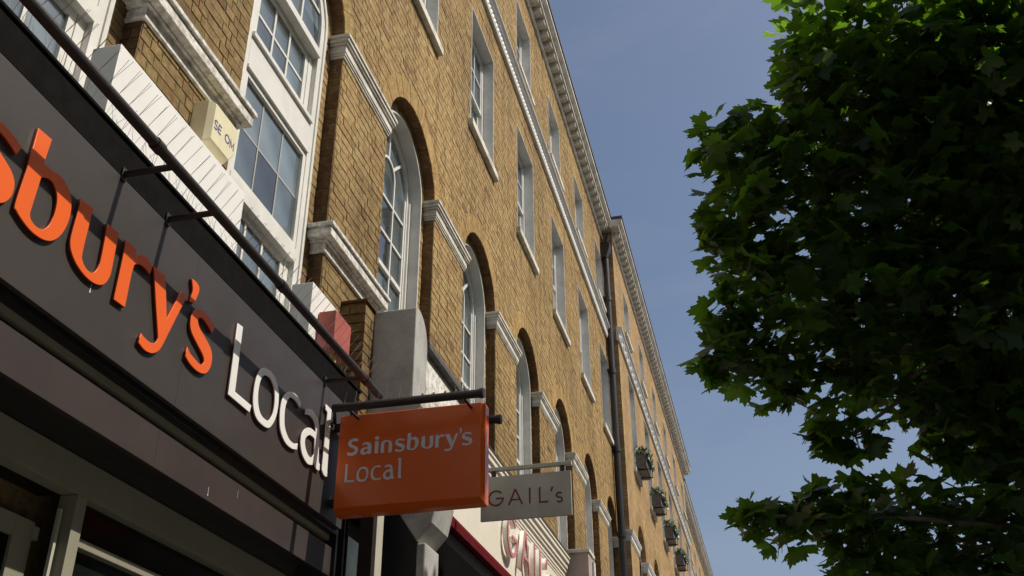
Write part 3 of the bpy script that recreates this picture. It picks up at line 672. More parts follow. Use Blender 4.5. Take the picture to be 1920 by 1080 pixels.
def smooth(pts, n=6):
    """closed outline; points flagged 1 are corners, the rest run through a Catmull-Rom curve"""
    N = len(pts); out = []
    for i in range(N):
        p0, p1, p2, p3 = pts[i - 1], pts[i], pts[(i + 1) % N], pts[(i + 2) % N]
        a = Vector(p1[:2]); b = Vector(p2[:2])
        if p1[2] and p2[2]: out.append(a); continue
        m0 = (b - Vector(p0[:2])) / 2 if not p1[2] else (b - a) * .9
        m1 = (Vector(p3[:2]) - a) / 2 if not p2[2] else (b - a) * .9
        for k in range(n):
            t = k / n; t2 = t * t; t3 = t2 * t
            out.append((2 * t3 - 3 * t2 + 1) * a + (t3 - 2 * t2 + t) * m0 + (-2 * t3 + 3 * t2) * b + (t3 - t2) * m1)
    return out
BASE = 1.6 + (3.522 - 1.6) * 1.0152
GLY = {k: [[(p[0] * 1.0152, 1.6 + (p[1] - 1.6) * 1.0152, p[2]) for p in l] for l in ls] for k, ls in GLY.items()}
G2 = {}
for k, ls in GLY.items():
    y0 = min(p[0] for p in ls[0])
    G2[k] = [smooth([(p[0] - y0, p[1] - BASE, p[2]) for p in l]) for l in ls]
G2['S'] = [smooth([(.225, .36, 1), (.15, .378, 0), (.07, .365, 0), (.015, .31, 0), (.015, .24, 0), (.06, .19, 0), (.13, .155, 0), (.155, .12, 0), (.145, .08, 0), (.10, .062, 0), (.05, .07, 0), (.01, .095, 1), (-.005, .025, 1), (.06, -.002, 0), (.13, 0, 0), (.20, .035, 0), (.228, .10, 0), (.215, .165, 0), (.16, .21, 0), (.095, .245, 0), (.075, .28, 0), (.095, .31, 0), (.14, .318, 0), (.205, .30, 1)])]
G2['A'] = [smooth([(.03, .245, 1), (.085, .27, 0), (.15, .262, 0), (.19, .225, 0), (.205, .17, 0), (.205, 0, 1), (.138, 0, 1), (.135, .03, 1), (.10, .002, 0), (.06, -.006, 0), (.015, .02, 0), (0, .07, 0), (.02, .125, 0), (.07, .155, 0), (.133, .162, 1), (.128, .195, 0), (.105, .22, 0), (.07, .222, 0), (.035, .20, 1)]),
           smooth([(.135, .122, 1), (.09, .117, 0), (.068, .09, 0), (.068, .06, 0), (.085, .045, 0), (.11, .05, 0), (.132, .075, 0)])]
def circ(cx, cy, r, n=20): return [Vector((cx + r * cos(2 * pi * k / n), cy + r * sin(2 * pi * k / n))) for k in range(n)]
G2['i'] = [[Vector(p) for p in ((0, 0), (.072, 0), (.072, .268), (0, .268))], circ(.036, .338, .043)]
uw = max(p.x for p in G2['u'][0])
G2['n'] = [[Vector((uw - p.x, .268 - p.y)) for p in G2['u'][0]]]
def glyph_mesh(name, outlines, depth, m, sc=1.0, bevel=0.0, axis='x'):
    """outlines (u, v) filled, holes kept; axis x: u->+y, thickness ->x ; axis y: u->+x, thickness -> -y"""
    cu = bpy.data.curves.new(name, 'CURVE'); cu.dimensions = '2D'; cu.fill_mode = 'BOTH'; cu.extrude = depth / 2 - bevel; cu.bevel_depth = bevel; cu.bevel_resolution = 1
    cu.offset = -bevel
    for ol in outlines:
        sp = cu.splines.new('POLY'); sp.points.add(len(ol) - 1)
        for i, p in enumerate(ol): sp.points[i].co = (p[0] * sc, p[1] * sc, 0, 1)
        sp.use_cyclic_u = True
    o = bpy.data.objects.new('tmp', cu); C.objects.link(o)
    bpy.context.view_layer.update()
    me = bpy.data.meshes.new_from_object(o.evaluated_get(bpy.context.evaluated_depsgraph_get()))
    bpy.data.objects.remove(o); bpy.data.curves.remove(cu)
    me.name = name
    mtx = Matrix(((0, 0, 1, 0), (1, 0, 0, 0), (0, 1, 0, 0), (0, 0, 0, 1))) if axis == 'x' else Matrix(((1, 0, 0, 0), (0, 0, -1, 0), (0, 1, 0, 0), (0, 0, 0, 1)))
    me.transform(mtx); me.materials.clear(); me.materials.append(m)
    return me

# ------------------------------------------------------------------ supermarket shop front
shop = thing('shop_front', 'dark glossy supermarket shop front with large orange and white raised letters', 'shop front')
SY0, SY1 = -1.0, 5.48
joints = [SY0, .62, 2.05, 3.6, 5.15, SY1]
for a, b in zip(joints, joints[1:]):
    MB().box(.425, .45, a + .0007, b - .0007, 3.33, 4.078).build('fascia_panel', M['fascia'], shop, bevel=.0015)
    MB().box(.375, .40, a + .0007, b - .0007, 3.063, 3.228).build('lower_panel', M['fascia2'], shop, bevel=.0015)
MB().box(.28, .424, SY0, SY1, 3.30, 4.05).build('fascia_box', M['black'], shop)
MB().box(-.02, .422, SY0, SY1, 3.3235, 3.329).build('fascia_soffit', M['black'], shop)
MB().box(.34, .380, SY0, SY1, 3.272, 3.314).build('beige_trim', M['beige'], shop)
MB().box(.05, .374, SY0, SY1, 3.064, 3.245).build('lower_box', M['black'], shop)
MB().box(.05, .344, SY0, SY1, 3.247, 3.322).build('lower_backing', M['black'], shop)
m = MB(); m.box(.41, .448, SY0, 5.60, 4.082, 4.245); m.box(.395, .458, SY0, 5.62, 4.246, 4.262); m.build('upstand', M['upstand'], shop, bevel=.002)
m = MB(); m.yprism([(0, 4.13), (.409, 4.13), (.409, 4.14), (0, 4.20)], SY0, 5.6); m.build('fascia_roof', M['lead'], shop)
MB().box(.15, .424, 5.48, 5.50, 3.06, 4.08).build('end_cheek', M['black'], shop)
# frame of the glazing below
MB().box(.10, .18, SY0, SY1, 2.92, 3.062).build('head_beam', M['beige'], shop, bevel=.002)
MB().box(.10, .182, 3.45, 3.515, 0, 2.918).build('mullion', M['beige'], shop, bevel=.002)
MB().box(.095, .165, 3.517, SY1, 2.73, 2.765).build('transom', M['beige'], shop, bevel=.002)
MB().box(.10, .178, 5.40, SY1, 0, 2.918).build('mullion', M['beige'], shop)
MB().box(.05, .16, 3.517, 5.398, .14, .5).build('stall_riser', M['black'], shop)
for a, b, z0, z1 in ((3.517, 5.398, 2.767, 2.918), (3.517, 5.398, .5, 2.728)):
    MB().box(.12, .128, a, b, z0, z1).build('shop_window', M['shopglass'], shop)
m = MB()
for k in range(6): m.box(-.6, -.57, 3.55 + k * .3, 3.56 + k * .3, 2.3, 2.86)
m.box(-.5, -.42, 3.5, 5.4, 2.62, 2.66)
m.build('interior_fittings', M['taupe'], shop)
# recessed doorway left of the mullion
MB().box(-.60, .098, 1.9, 1.96, 0, 2.92).build('lobby_side', M['black'], shop)
MB().box(-.70, .0, 3.60, 3.64, 0, 2.915).build('lobby_side', M['black'], shop)
MB().box(-.72, .10, 1.0, 3.45, 2.925, 2.96).build('lobby_ceiling', M['black'], shop)
D_ = 3.25
dr = MB().box(-.50, -.45, 1.9, 3.44, 0, 2.90).build('lobby_back', M['inside'], shop)
door = MB().box(.01, .05, 3.295, 3.405, 0, 2.80); door.box(.01, .05, 2.3, 3.294, 2.72, 2.80)
d = door.build('door', M['beige'], shop, bevel=.002)
MB().box(.025, .035, 2.3, 3.294, .1, 2.719).build('pane', M['shopglass'], d)
MB().box(.125, .14, 3.418, 3.434, .2, 2.855).build('door_track', M['taupe'], shop)
MB().box(.0, .04, 3.408, 3.45, 2.74, 2.79).build('closer', M['taupe'], d)
# big letters
XF = .466
def fascia_letter(ch, g, y, m, rim):
    me = glyph_mesh('letter', G2[g], .006, m, 1.0, .0012); me2 = None
    o = link('letter', me, shop, (XF - .003, y, BASE))
    o2 = link('rim', glyph_mesh('rim', [[q * 1.0 for q in l] for l in G2[g]], .0095, rim, 1.0, 0), o, (-.0079, 0, 0))
    m = MB(); c = [p for p in G2[g][0]]; cx = sum(p[0] for p in c) / len(c); cy = sum(p[1] for p in c) / len(c)
rim_o = mat('dark_orange_return', (.10, .012, .006), .5, noise=.1); rim_w = mat('crimson_return', (.12, .02, .025), .5, noise=.1)
first = lambda k: min(p[0] for p in GLY[k][0])
for ch, y in (('b', first('b')), ('u', first('u')), ('r', first('r')), ('y', first('y')), ("'", first("'")), ('s', first('s'))):
    fascia_letter(ch, ch, y, M['orange'], rim_o)
for ch, y in (('s', 2.185), ('n', 1.89), ('i', 1.775), ('A', 1.53), ('S', 1.265)): fascia_letter(ch, ch, y, M['orange'], rim_o)
for ch in 'Local': fascia_letter(ch, ch, first(ch), M['letter'], rim_w)

# lighting rail along the canopy, with spikes against pigeons
rail = thing('lighting_rail', 'long dark lighting rail carried on short arms above the orange letters', 'light rail')
XB, ZB = .685, 4.094
m = MB(); m.tube((XB, SY0, ZB), (XB, 5.36, ZB), .0225, n=14); m.build('tube', M['dark'], rail, smooth=False)
for k in range(5): 
    y = .5 + 1.15 * k; m = MB(); m.tube((XB, y, ZB), (XB, y + .05, ZB), .0275, n=14); m.build('coupling', M['dark'], rail)
for y in (.45, 1.85, 2.96, 3.305, 5.07):
    m = MB(); m.box(.4512, XB - .018, y - .014, y + .014, 4.084, 4.099); m.box(.451, .458, y - .016, y + .016, 4.062, 4.12); m.build('arm', M['dark'], rail, bevel=.0015)
m = MB(); rng = random.Random(8)
y = -.9
while y < 5.3:
    for s_ in (-1, 1):
        d = Vector((.62 + rng.uniform(-.08, .08), rng.uniform(-.05, .05) + s_ * .035, .78)); p = Vector((XB + .008, y, ZB + .022)); m.tube(p, p + d * .115, .00085, n=4, caps=False)
    y += .066
m.build('rail_spikes', M['steel'], rail, kind='stuff')
m = MB(); y = -.9
while y < 5.5:
    for q in range(3):
        d = Vector((rng.uniform(-.55, .7), rng.uniform(-.35, .35), .85)); p = Vector((.43 + rng.uniform(-.01, .01), y, 4.262)); m.tube(p, p + d * .11, .0008, n=4, caps=False)
    y += .05
m.build('canopy_spikes', M['steel'], shop, kind='stuff')

# ------------------------------------------------------------------ hanging supermarket sign
sign = thing('hanging_sign', 'orange lightbox sign reading Sainsbury\'s Local hung from a dark arm', 'sign')
ys = 5.21; x0, x1, z0, z1 = .507, 1.36, 3.368, 3.922; t = .15; b = .028
m = MB(); i = 0
F_ = [(x0 + .0, ys, z0), (x1, ys, z0), (x1, ys, z1), (x0, ys, z1)]; Mx = [(x0 - .004, ys + b + .01, z0 - .03), (x1 + .016, ys + b + .01, z0 - .026), (x1 + .016, ys + b + .01, z1 + .008), (x0 - .004, ys + b + .01, z1 + .012)]
M2 = [(a, ys + t - b - .01, c) for a, _, c in Mx]; Bk = [(a, ys + t, c) for a, _, c in F_]
m.v = F_ + Mx + M2 + Bk; m.f = [(0, 1, 2, 3), (15, 14, 13, 12)]
for s_ in (0, 4, 8):
    for k in range(4): j = (k + 1) % 4; m.f.append((s_ + k, s_ + 4 + k, s_ + 4 + j, s_ + j))
m.build('sign_case', M['orangebox'], sign, bevel=.004)
BS = .105 / .375
def sign_letters(items, z, sc, thin):
    for g, x, wd in items:
        w_ = max(p[0] for p in G2[g][0]); me = glyph_mesh('letter', [[Vector((p[0] * wd / w_, p[1] * sc)) for p in l] for l in G2[g]], .002, M['print'], 1.0, 0, 'y')
        link('letter', me, sign, (x, ys - .0015, z))
sign_letters([('S', .566, .066), ('A', .647, .066), ('i', .733, .022), ('n', .769, .069), ('s', .856, .058), ('b', .926, .07), ('u', 1.012, .07), ('r', 1.095, .052), ('y', 1.150, .078), ("'", 1.234, .017), ('s', 1.251, .060)], 3.672, .272, 0)
sign_letters([('L', .563, .058), ('o', .634, .07), ('c', .719, .060), ('a', .794, .064), ('l', .876, .026)], 3.514, .288, 1)
for yy, xs in ((5.03, .535), (5.42, .47)):
    m = MB(); m.tube((xs, yy, 3.895), (1.40, yy, 3.895), .024, n=14); m.build('arm', M['dark'], sign)
    m = MB(); m.tube((1.40, yy, 3.895), (1.425, yy, 3.895), .029, n=14); m.build('end_cap', M['dark'], sign)
    m = MB(); m.tube((1.30, yy, 3.89), (1.30, ys + t / 2, 3.90), .009, n=6); m.tube((.62, yy, 3.89), (.62, ys + t / 2, 3.90), .009, n=6); m.build('tie_rod', M['dark'], sign)
for zz in (3.40, 3.86): m = MB(); m.box(.4505, .512, 5.26, 5.30, zz, zz + .04); m.tube((.54, 5.03, 3.895), (.46, 5.24, 3.90), .012, n=8) if zz > 3.5 else None; m.build('wall_bracket', M['dark'], sign)
m = MB(); x = .6
while x < 1.38:
    m.tube((x, 5.03, 3.918), (x + .01, 5.03, 3.93), .005, n=6)
    m.tube((x, 5.03, 3.925), (x + rng.uniform(-.02, .02), 5.05, 4.0), .0008, n=4, caps=False); m.tube((x, 5.40, 3.925), (x + .01, 5.36, 4.0), .0008, n=4, caps=False)
    x += .066
m.build('sign_spikes', M['steel'], sign, kind='stuff')

# ------------------------------------------------------------------ bakery sign
def stroke(pts, w_):
    P = [Vector(p) for p in pts]; L = []; Rr = []
    for i, p in enumerate(P):
        a = (p - P[i - 1]).normalized() if i else (P[1] - p).normalized(); b_ = (P[i + 1] - p).normalized() if i < len(P) - 1 else a
        n_ = (Vector((-a.y, a.x)) + Vector((-b_.y, b_.x))); n_.normalize(); k = w_ / 2 / max(.5, n_.dot(Vector((-a.y, a.x))))
        L.append(p + n_ * k); Rr.append(p - n_ * k)
    return L + Rr[::-1]
def arc(cx, cy, rx, ry, a0, a1, n=22): return [(cx + rx * cos(radians(a0 + (a1 - a0) * k / n)), cy + ry * sin(radians(a0 + (a1 - a0) * k / n))) for k in range(n + 1)]
GW = .105
GA = {'G': [stroke(arc(.5, .5, .46, .46, 42, 352), GW), stroke([(.50, .48), (1.0, .48)], GW * .9)],
      'A': [stroke([(.02, 0), (.44, 1.0)], GW), stroke([(.44, 1.0), (.88, 0)], GW), stroke([(.17, .32), (.72, .32)], GW * .8)],
      'I': [stroke([(.05, 0), (.05, 1)], GW)], 'L': [stroke([(.05, 1), (.05, .045), (.58, .045)], GW)],
      "'": [stroke([(0, .68), (.10, .97)], GW * .9)],
      's': [stroke(arc(.24, .46, .17, .15, 35, 250, 12) + arc(.24, .17, .18, .145, 75, -150, 14), GW * .95)]}
def bake_letter(g, sc, depth, m, axis):
    me = None; bm = bmesh.new()
    for k, poly in enumerate(GA[g]):
        a = glyph_mesh('letter', [poly], depth + .0004 * k, m, sc, 0, axis); bm.from_mesh(a); bpy.data.meshes.remove(a)
    me = bpy.data.meshes.new('letter'); bm.to_mesh(me); bm.free(); me.materials.append(m); return me
gs = thing('hanging_sign', 'taupe flat sign reading GAIL\'s in dark red, below a pale arm', 'sign')
yg = 7.63
m = MB(); m.box(.695, 1.427, yg, yg + .022, 3.985, 4.342); m.build('board', M['taupe'], gs, bevel=.002)
m = MB(); m.box(.33, 1.435, yg - .008, yg + .028, 4.388, 4.418); m.build('arm', M['taupe'], gs, bevel=.002)
for x in (.80, 1.36):
    m = MB(); m.box(x - .018, x + .018, yg, yg + .02, 4.343, 4.387); m.build('hanger', M['dark'], gs)
for g, x, zz in (('G', .757, 4.100), ('A', .922, 4.10), ('I', 1.088, 4.10), ('L', 1.168, 4.098), ("'", 1.265, 4.098), ('s', 1.300, 4.092)):
    link('letter', bake_letter(g, .127, .003, M['plum'], 'y'), gs, (x, yg - .001, zz))
bak = thing('shop_front', 'cream bakery shop front with raised rose letters and a dark red awning', 'shop front')
MB().box(.0, .20, 6.70, 13.60, 4.10, 5.03).build('fascia_panel', M['cream'], bak)
m = MB(); zc = 4.98
m.yprism([(.0, zc), (.215, zc), (.215, zc + .03), (.225, zc + .035), (.225, zc + .075), (.245, zc + .09), (.245, zc + .13), (.262, zc + .135), (.262, zc + .18), (.285, zc + .20), (.285, zc + .25), (.30, zc + .26), (.30, zc + .285), (0, zc + .30)], 8.6, 13.62)
m.yprism([(.0, 4.945), (.207, 4.945), (.207, 4.965), (0, 4.965)], 8.6, 13.62)
m.build('cornice', M['cream'], bak)
m = MB(); m.yprism([(0, 5.285), (.305, 5.27), (.31, 5.285), (0, 5.34)], 8.6, 13.62); m.build('flashing', M['lead'], bak)
m = MB(); m.box(0, .09, 8.9, 13.3, 5.30, 5.42); m.build('parapet', M['oldpaint'], bak)
for g, y, sc in (('G', 10.22, .44), ('A', 10.86, .44), ('I', 11.50, .44), ('L', 11.80, .44), ("'", 12.16, .44), ('s', 12.32, .44)):
    o = link('letter', bake_letter(g, sc, .012, M['rose'], 'x'), bak, (.272, y, 4.46))
    me = bake_letter(g, sc * 1.0, .045, M['letter'], 'x'); link('rim', me, o, (-.03, 0, 0))
m = MB(); m.yprism([(.20, 4.16), (.30, 4.16), (.44, 4.08), (.50, 4.0), (.50, 3.93), (.46, 3.93), (.22, 4.05)], 6.85, 13.5); m.build('awning_cloth', M['awning'], bak)
m = MB(); m.yprism([(.0, 4.04), (.22, 4.04), (.44, 3.925), (.42, 3.84), (0, 3.84)], 6.83, 13.5); m.build('awning_housing', M['dark'], bak)
m = MB(); m.box(-.2, .1, 6.80, 13.6, 0, 3.83); m.build('glazing', M['shopglass'], bak)
for k in range(6): MB().box(.101, .15, 7.2 + k * 1.2, 7.27 + k * 1.2, 0, 3.83).build('mullion', M['dark'], bak)
# party consoles
con = thing('console', 'weathered grey rendered console block with curved top between the two shop fronts', 'console')
def rounded(x0, x1, z0, z1, r=.10, n=8):
    return [(x0, z0), (x1, z0)] + [(x1 - r + r * cos(a), z1 - r * 1.9 + r * 1.9 * sin(a)) for a in [pi / 2 * k / n for k in range(n + 1)]] + [(x0, z1 - .03)]
m = MB(); m.prism([(6.38, 4.50), (6.67, 4.50), (6.67, 5.02)] + [(6.45 + .22 * cos(a), 5.02 + .26 * sin(a)) for a in [pi / 2 * k / 8 for k in range(1, 9)]] + [(6.38, 5.265)], .20, .53)
m.build('block', M['greystone'], con, bevel=.008)
m = MB(); m.yprism([(.05, 4.42), (.56, 4.42), (.60, 4.46), (.60, 4.50), (.05, 4.50)], 6.36, 6.70); m.yprism([(.05, 4.30), (.64, 4.30), (.66, 4.34), (.62, 4.418), (.05, 4.418)], 6.36, 6.72)
m.build('moulding', M['greystone'], con, bevel=.004)
MB().box(.03, .595, 6.42, 6.72, .125, 4.297).build('core', M['black'], con)
m = MB(); m.yprism([(.598, 3.50), (.70, 3.62), (.74, 3.80), (.70, 4.0), (.66, 4.12), (.72, 4.22), (.76, 4.298), (.05, 4.298)], 6.40, 6.77); m.build('scroll', M['greystone'], con, bevel=.01)
m = MB(); m.box(.598, .66, 6.40, 6.70, .125, 3.49); m.build('pilaster', M['greystone'], con, bevel=.01)
m = MB(); m.yprism([(.20, 4.30), (.52, 4.30), (.53, 4.75), (.49, 5.06), (.20, 5.06)], 6.675, 7.80); m.build('parapet', M['oldpaint'], con)
m = MB(); m.box(.0, .545, 6.675, 7.82, 5.065, 5.12); m.build('coping', M['lead'], con, bevel=.006)
c2 = thing('console', 'pinkish grey rendered block ending the cream bakery fascia', 'console')
m = MB(); m.box(.03, .53, 13.75, 14.15, 4.3, 5.36); m.build('block', M['pinky'], c2, bevel=.006)
m = MB(); m.box(.02, .55, 13.72, 14.18, 5.362, 5.41); m.build('cap', M['stucco'], c2, bevel=.004)
m = MB(); m.box(.535, .56, 14.02, 14.13, 4.3, 5.30); m.build('trim', M['white'], c2)
# pale posts and glass between the supermarket and the console
ent = thing('side_entrance', 'narrow dark side entrance with one pale post, under the orange hanging sign', 'doorway')
MB().box(.36, .45, 5.98, 6.04, 0, 4.0).build('post', M['dark'], ent)
MB().box(.36, .45, 6.045, 6.16, 0, 4.0).build('post', M['taupe'], ent, label='pale taupe post')
MB().box(.20, .21, 6.165, 6.38, 0, 3.6).build('pane', M['glass'], ent)
MB().box(.22, .30, 6.165, 6.36, 3.62, 4.1).build('head', M['black'], ent)
MB().box(-.02, .19, 5.51, 6.36, 0, 4.2).build('backing', M['black'], ent)
# brick base of the pier with visible bricks
pl = thing('brick_pier', 'stub of brick pier jutting forward between the red box and the grey console', 'pier')
m = MB(); m.box(.0, .188, 6.212, 6.55, 4.10, 5.262); m.build('mortar_core', M['mortar'], pl)
z = 4.10; row = 0; bh = .066
while z < 5.24:
    offs = [(6.20, 6.3125), (6.3225, 6.5475)] if row % 2 else [(6.20, 6.425), (6.435, 6.5475)]
    for a, b_ in offs: MB().box(.186, .20 + rng.uniform(-.002, .002), a, b_, z, z + bh).build('brick', M['brick'], pl)
    xs = [(.001, .185)] if row % 2 else [(.001, .07), (.08, .185)]
    for a, b_ in xs: MB().box(a, b_, 6.199 + rng.uniform(-.002, .002), 6.2115, z, z + bh).build('brick', M['brick'], pl)
    z += .0765; row += 1
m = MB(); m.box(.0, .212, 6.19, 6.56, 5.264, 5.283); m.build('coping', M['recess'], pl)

# white boxes, alarm boxes
wb = thing('boxing', 'long clean white metal box on the canopy roof below the alarm box', 'cable box')
m = MB(); m.box(.0, .152, 3.12, 4.40, 4.143, 5.02); m.build('casing', M['letter'], wb, bevel=.003)
wb2 = thing('boxing', 'short white metal box on the canopy roof beside the red box', 'cable box')
m = MB(); m.box(.0, .150, 5.40, 5.83, 4.143, 4.99); m.build('casing', M['letter'], wb2, bevel=.003)
ab = thing('alarm_box', 'ivory burglar alarm box with blue letters SE OM on the brick pier', 'alarm box')
m = MB(); P = [(3.975, 5.10), (4.21, 5.10), (4.275, 5.19), (4.275, 5.385), (3.975, 5.385)]; m.prism(P, 0.0, .095); m.build('backplate', M['alarm'], ab, bevel=.004)
m = MB(); n = 5; i = 0; cx, cz = 4.12, 5.24
P2 = [(cx + (y - cx) * .86, cz + (z_ - cz) * .86) for y, z_ in P]
m.v = [(.095, y, z_) for y, z_ in P] + [(.135, y, z_) for y, z_ in P2]; m.f = [tuple(range(5, 10))] + [(k, (k + 1) % 5, 5 + (k + 1) % 5, 5 + k) for k in range(5)]
m.build('cover', M['alarm'], ab, bevel=.003)
SG = {'S': [stroke(arc(.3, .74, .27, .23, 30, 255, 10) + arc(.3, .27, .28, .24, 80, -150, 10), .16)],
      'E': [stroke([(.6, .93), (.08, .93), (.08, .07), (.6, .07)], .15), stroke([(.15, .5), (.55, .5)], .13)],
      'O': [stroke(arc(.5, .5, .42, .42, 0, 359.9, 26), .16)],
      'M': [stroke([(.08, 0), (.08, .92), (.42, .2), (.76, .92), (.76, 0)], .14)]}
for g, y in (('S', 4.005), ('E', 4.048), ('O', 4.125), ('M', 4.187)):
    bm = bmesh.new()
    for k, poly in enumerate(SG[g]):
        a = glyph_mesh('letter', [poly], .0015 + .0003 * k, M['blue'], .058, 0, 'x'); bm.from_mesh(a)
    me = bpy.data.meshes.new('letter'); bm.to_mesh(me); bm.free(); me.materials.append(M['blue']); link('letter', me, ab, (.1355, y, 5.205))
rbx = thing('alarm_box', 'faded red square alarm box on a bracket in front of the short white box', 'alarm box')
m = MB(); m.box(.155, .278, 5.52, 5.785, 4.56, 4.825); m.build('case', M['red'], rbx, bevel=.004)
m = MB(); m.tube((.215, 5.65, 4.50), (.215, 5.65, 4.559), .03, n=12); m.build('strobe_lens', M['yellow'], rbx)
m = MB(); m.box(.20, .225, 5.63, 5.67, 4.15, 4.499); m.build('post', M['letter'], rbx)

# downpipe at the junction of the terraces
dp = thing('downpipe', 'black cast iron rainwater pipe with hopper in the corner where the brick terrace steps forward', 'drainpipe')
PX, PY = .10, 20.63
m = MB(); m.tube((PX, PY, .3), (PX, PY, 14.1), .072, n=14); m.build('pipe', M['pipe'], dp, smooth=False)
for z in [2 + 1.83 * k for k in range(7)]: m = MB(); m.tube((PX, PY, z), (PX, PY, z + .11), .087, n=14); m.box(.0, .05, PY - .12, PY + .12, z + .03, z + .08); m.build('collar', M['pipe'], dp)
m = MB(); m.yprism([(.01, 14.1), (.13, 14.1), (.22, 14.35), (.22, 14.5), (.01, 14.5)], PY - .15, PY + .13); m.build('hopper', M['pipe'], dp)
m = MB(); m.tube((PX + .02, PY - .02, 14.5), (PX + .08, PY - .05, 14.74), .045, n=10); m.build('swan_neck', M['pipe'], dp)

# window boxes on the middle terrace
yb = [22.85 + 2.93 * k for k in range(4)]
lab = ['nearest grey zinc planter with trailing greenery, just right of the black downpipe', 'second grey zinc planter from the black downpipe with trailing greenery', 'third grey zinc planter from the black downpipe with trailing greenery', 'farthest grey zinc planter, lowest of the row in the picture']
tmpl = None
rng = random.Random(4)
mb_ = MB(); mb_.yprism([(.02, -.30), (.22, -.30), (.26, 0), (.24, 0), (.21, -.27), (.02, -.27)], -.50, .50); mb_.box(.02, .24, -.50, -.48, -.28, 0); mb_.box(.02, .24, .48, .50, -.28, 0); mb_.box(.02, .245, -.48, .48, -.27, -.05)
box_me = mb_.mesh('trough', M['planter'])
mb_ = MB()
for y in (-.3, .3): mb_.box(.0, .30, y - .01, y + .01, -.325, -.303); mb_.box(.285, .30, y - .01, y + .01, -.325, .02); 
mb_.box(.285, .30, -.5, .5, .0, .015)
br_me = mb_.mesh('bracket', M['dark'])
for k, y in enumerate(yb):
    o = thing('window_box', lab[k], 'planter', 'zinc planters on the second floor sills', (X2 + .03, y, 9.88))
    link('trough', box_me, o); link('bracket', br_me, o)
    m = MB()
    for q in range(1100):
        a = rng.gauss(0, .30); a = max(-.52, min(.52, a)); p = Vector((.14 + rng.gauss(0, .07) , a, rng.uniform(-.05, .17) * (1 if rng.random() < .8 else -.6)))
        if p.z < 0: p.x = .28 + rng.uniform(0, .04)
        u = Vector((rng.gauss(0, 1), rng.gauss(0, 1), rng.gauss(0, 1))).normalized(); v = u.orthogonal().normalized(); s_ = rng.uniform(.018, .042)
        m.quad(p - u * s_ * 1.5, p + v * s_ * .6, p + u * s_ * 1.5, p - v * s_ * .6)
    m.build('foliage', M['herb'], o, kind='stuff')

# ------------------------------------------------------------------ street tree
tree = thing('plane_tree', 'large dark leafy plane tree with jagged lobed leaves overhanging the street at right', 'tree', loc=(5.9, 8.9, 0))
def leaf_mesh(seed):
    r_ = random.Random(seed); pts = []
    lobes = [(0, 1.0), (52, .88), (102, .62), (-102, .62), (-52, .88)]
    ang = sorted(lobes)
    for i, (a, L) in enumerate(ang):
        for da, f in ((-21, .68), (-16, .84), (-8, .80), (0, 1.0), (8, .81), (15, .83), (21, .67)):
            t = radians(90 - (a + da)); rr = L * f * (1 + r_.uniform(-.05, .05)); pts.append((rr * cos(t), rr * sin(t) * 1.0))
        if i < 4:
            a2 = ang[i + 1][0]; t = radians(90 - (a + a2) / 2); pts.append((.60 * cos(t), .60 * sin(t)))
    pts.append((0.10, -.06)); pts.append((0, .02)); pts.append((-.10, -.06))
    pts = [(x_ * .56, (y_ + .0) * .56) for x_, y_ in pts]
    # fan from the leaf base point, with the blade folded and drooping
    V = [(0, .12, 0)]; cur = r_.uniform(-.1, .7); fold = r_.uniform(.05, .5)
    for x_, y_ in pts: V.append((x_, y_, -cur * y_ * y_ - fold * abs(x_) + .25 * fold * x_ * x_))
    F2 = [(0, i + 1, i) if False else (0, i, i + 1) for i in range(1, len(V) - 1)] + [(0, len(V) - 1, 1)]
    return V, F2
LT = [leaf_mesh(k) for k in range(7)]
BL = [(3.78, 6.09, 7.0, 0.45), (4.36, 6.39, 7.14, 0.61), (4.98, 6.51, 7.11, 0.69), (3.56, 6.01, 6.51, 0.31), (4.06, 6.6, 6.64, 0.61), (4.72, 6.93, 6.67, 0.75), (3.21, 6.12, 6.09, 0.36), (2.87, 5.96, 5.99, 0.22), (3.58, 6.59, 6.07, 0.59), (4.23, 7.22, 6.05, 0.79), (4.98, 7.49, 6.09, 0.8), (3.01, 6.27, 5.72, 0.32), (2.76, 6.12, 5.4, 0.16), (3.04, 6.55, 5.44, 0.35), (3.56, 7.02, 5.36, 0.67), (2.8, 6.48, 4.96, 0.18), (2.88, 6.77, 4.83, 0.32), (2.67, 6.53, 4.62, 0.15), (3.05, 7.03, 4.73, 0.29), (4.27, 7.53, 5.26, 0.78), (3.63, 7.28, 4.81, 0.43), (4.86, 8.0, 5.18, 0.76), (3.31, 7.11, 4.24, 0.16), (3.53, 7.09, 4.23, 0.15), (4.12, 7.56, 4.49, 0.26), (4.4, 7.7, 4.85, .36), (3.62, 7.7, 3.33, .2), (4.62, 7.88, 4.53, 0.4), (4.26, 7.63, 4.22, 0.15), (4.71, 7.97, 4.21, 0.28), (2.77, 7.09, 3.71, 0.13), (2.98, 7.3, 3.69, 0.23), (3.27, 7.47, 3.81, 0.24), (3.55, 7.55, 3.81, 0.27), (3.94, 7.82, 3.8, 0.35), (4.44, 8.05, 3.79, 0.39), (3.38, 7.56, 3.45, 0.19), (3.89, 8.02, 3.45, 0.35), (4.5, 8.23, 3.43, 0.43)]
OFF = [(5.9, 8.0, 7.2, 1.2), (6.6, 6.6, 7.0, 1.3), (5.6, 9.6, 5.6, 1.1), (5.8, 9.4, 8.2, 1.3), (7.3, 8.4, 6.4, 1.4), (5.5, 4.9, 8.5, .6), (5.5, 4.1, 8.5, .6), (5.5, 3.3, 8.5, .6), (6.3, 4.6, 9.5, .6), (6.3, 3.8, 9.5, .6), (6.6, 4.6, 8.0, 1.0), (6.6, 2.6, 8.2, 1.0), (6.3, 8.6, 4.9, 1.0), (5.5, 8.5, 4.4, .8)]  # unseen crown masses, several added to shade the shop front under the fascia
rng = random.Random(21)
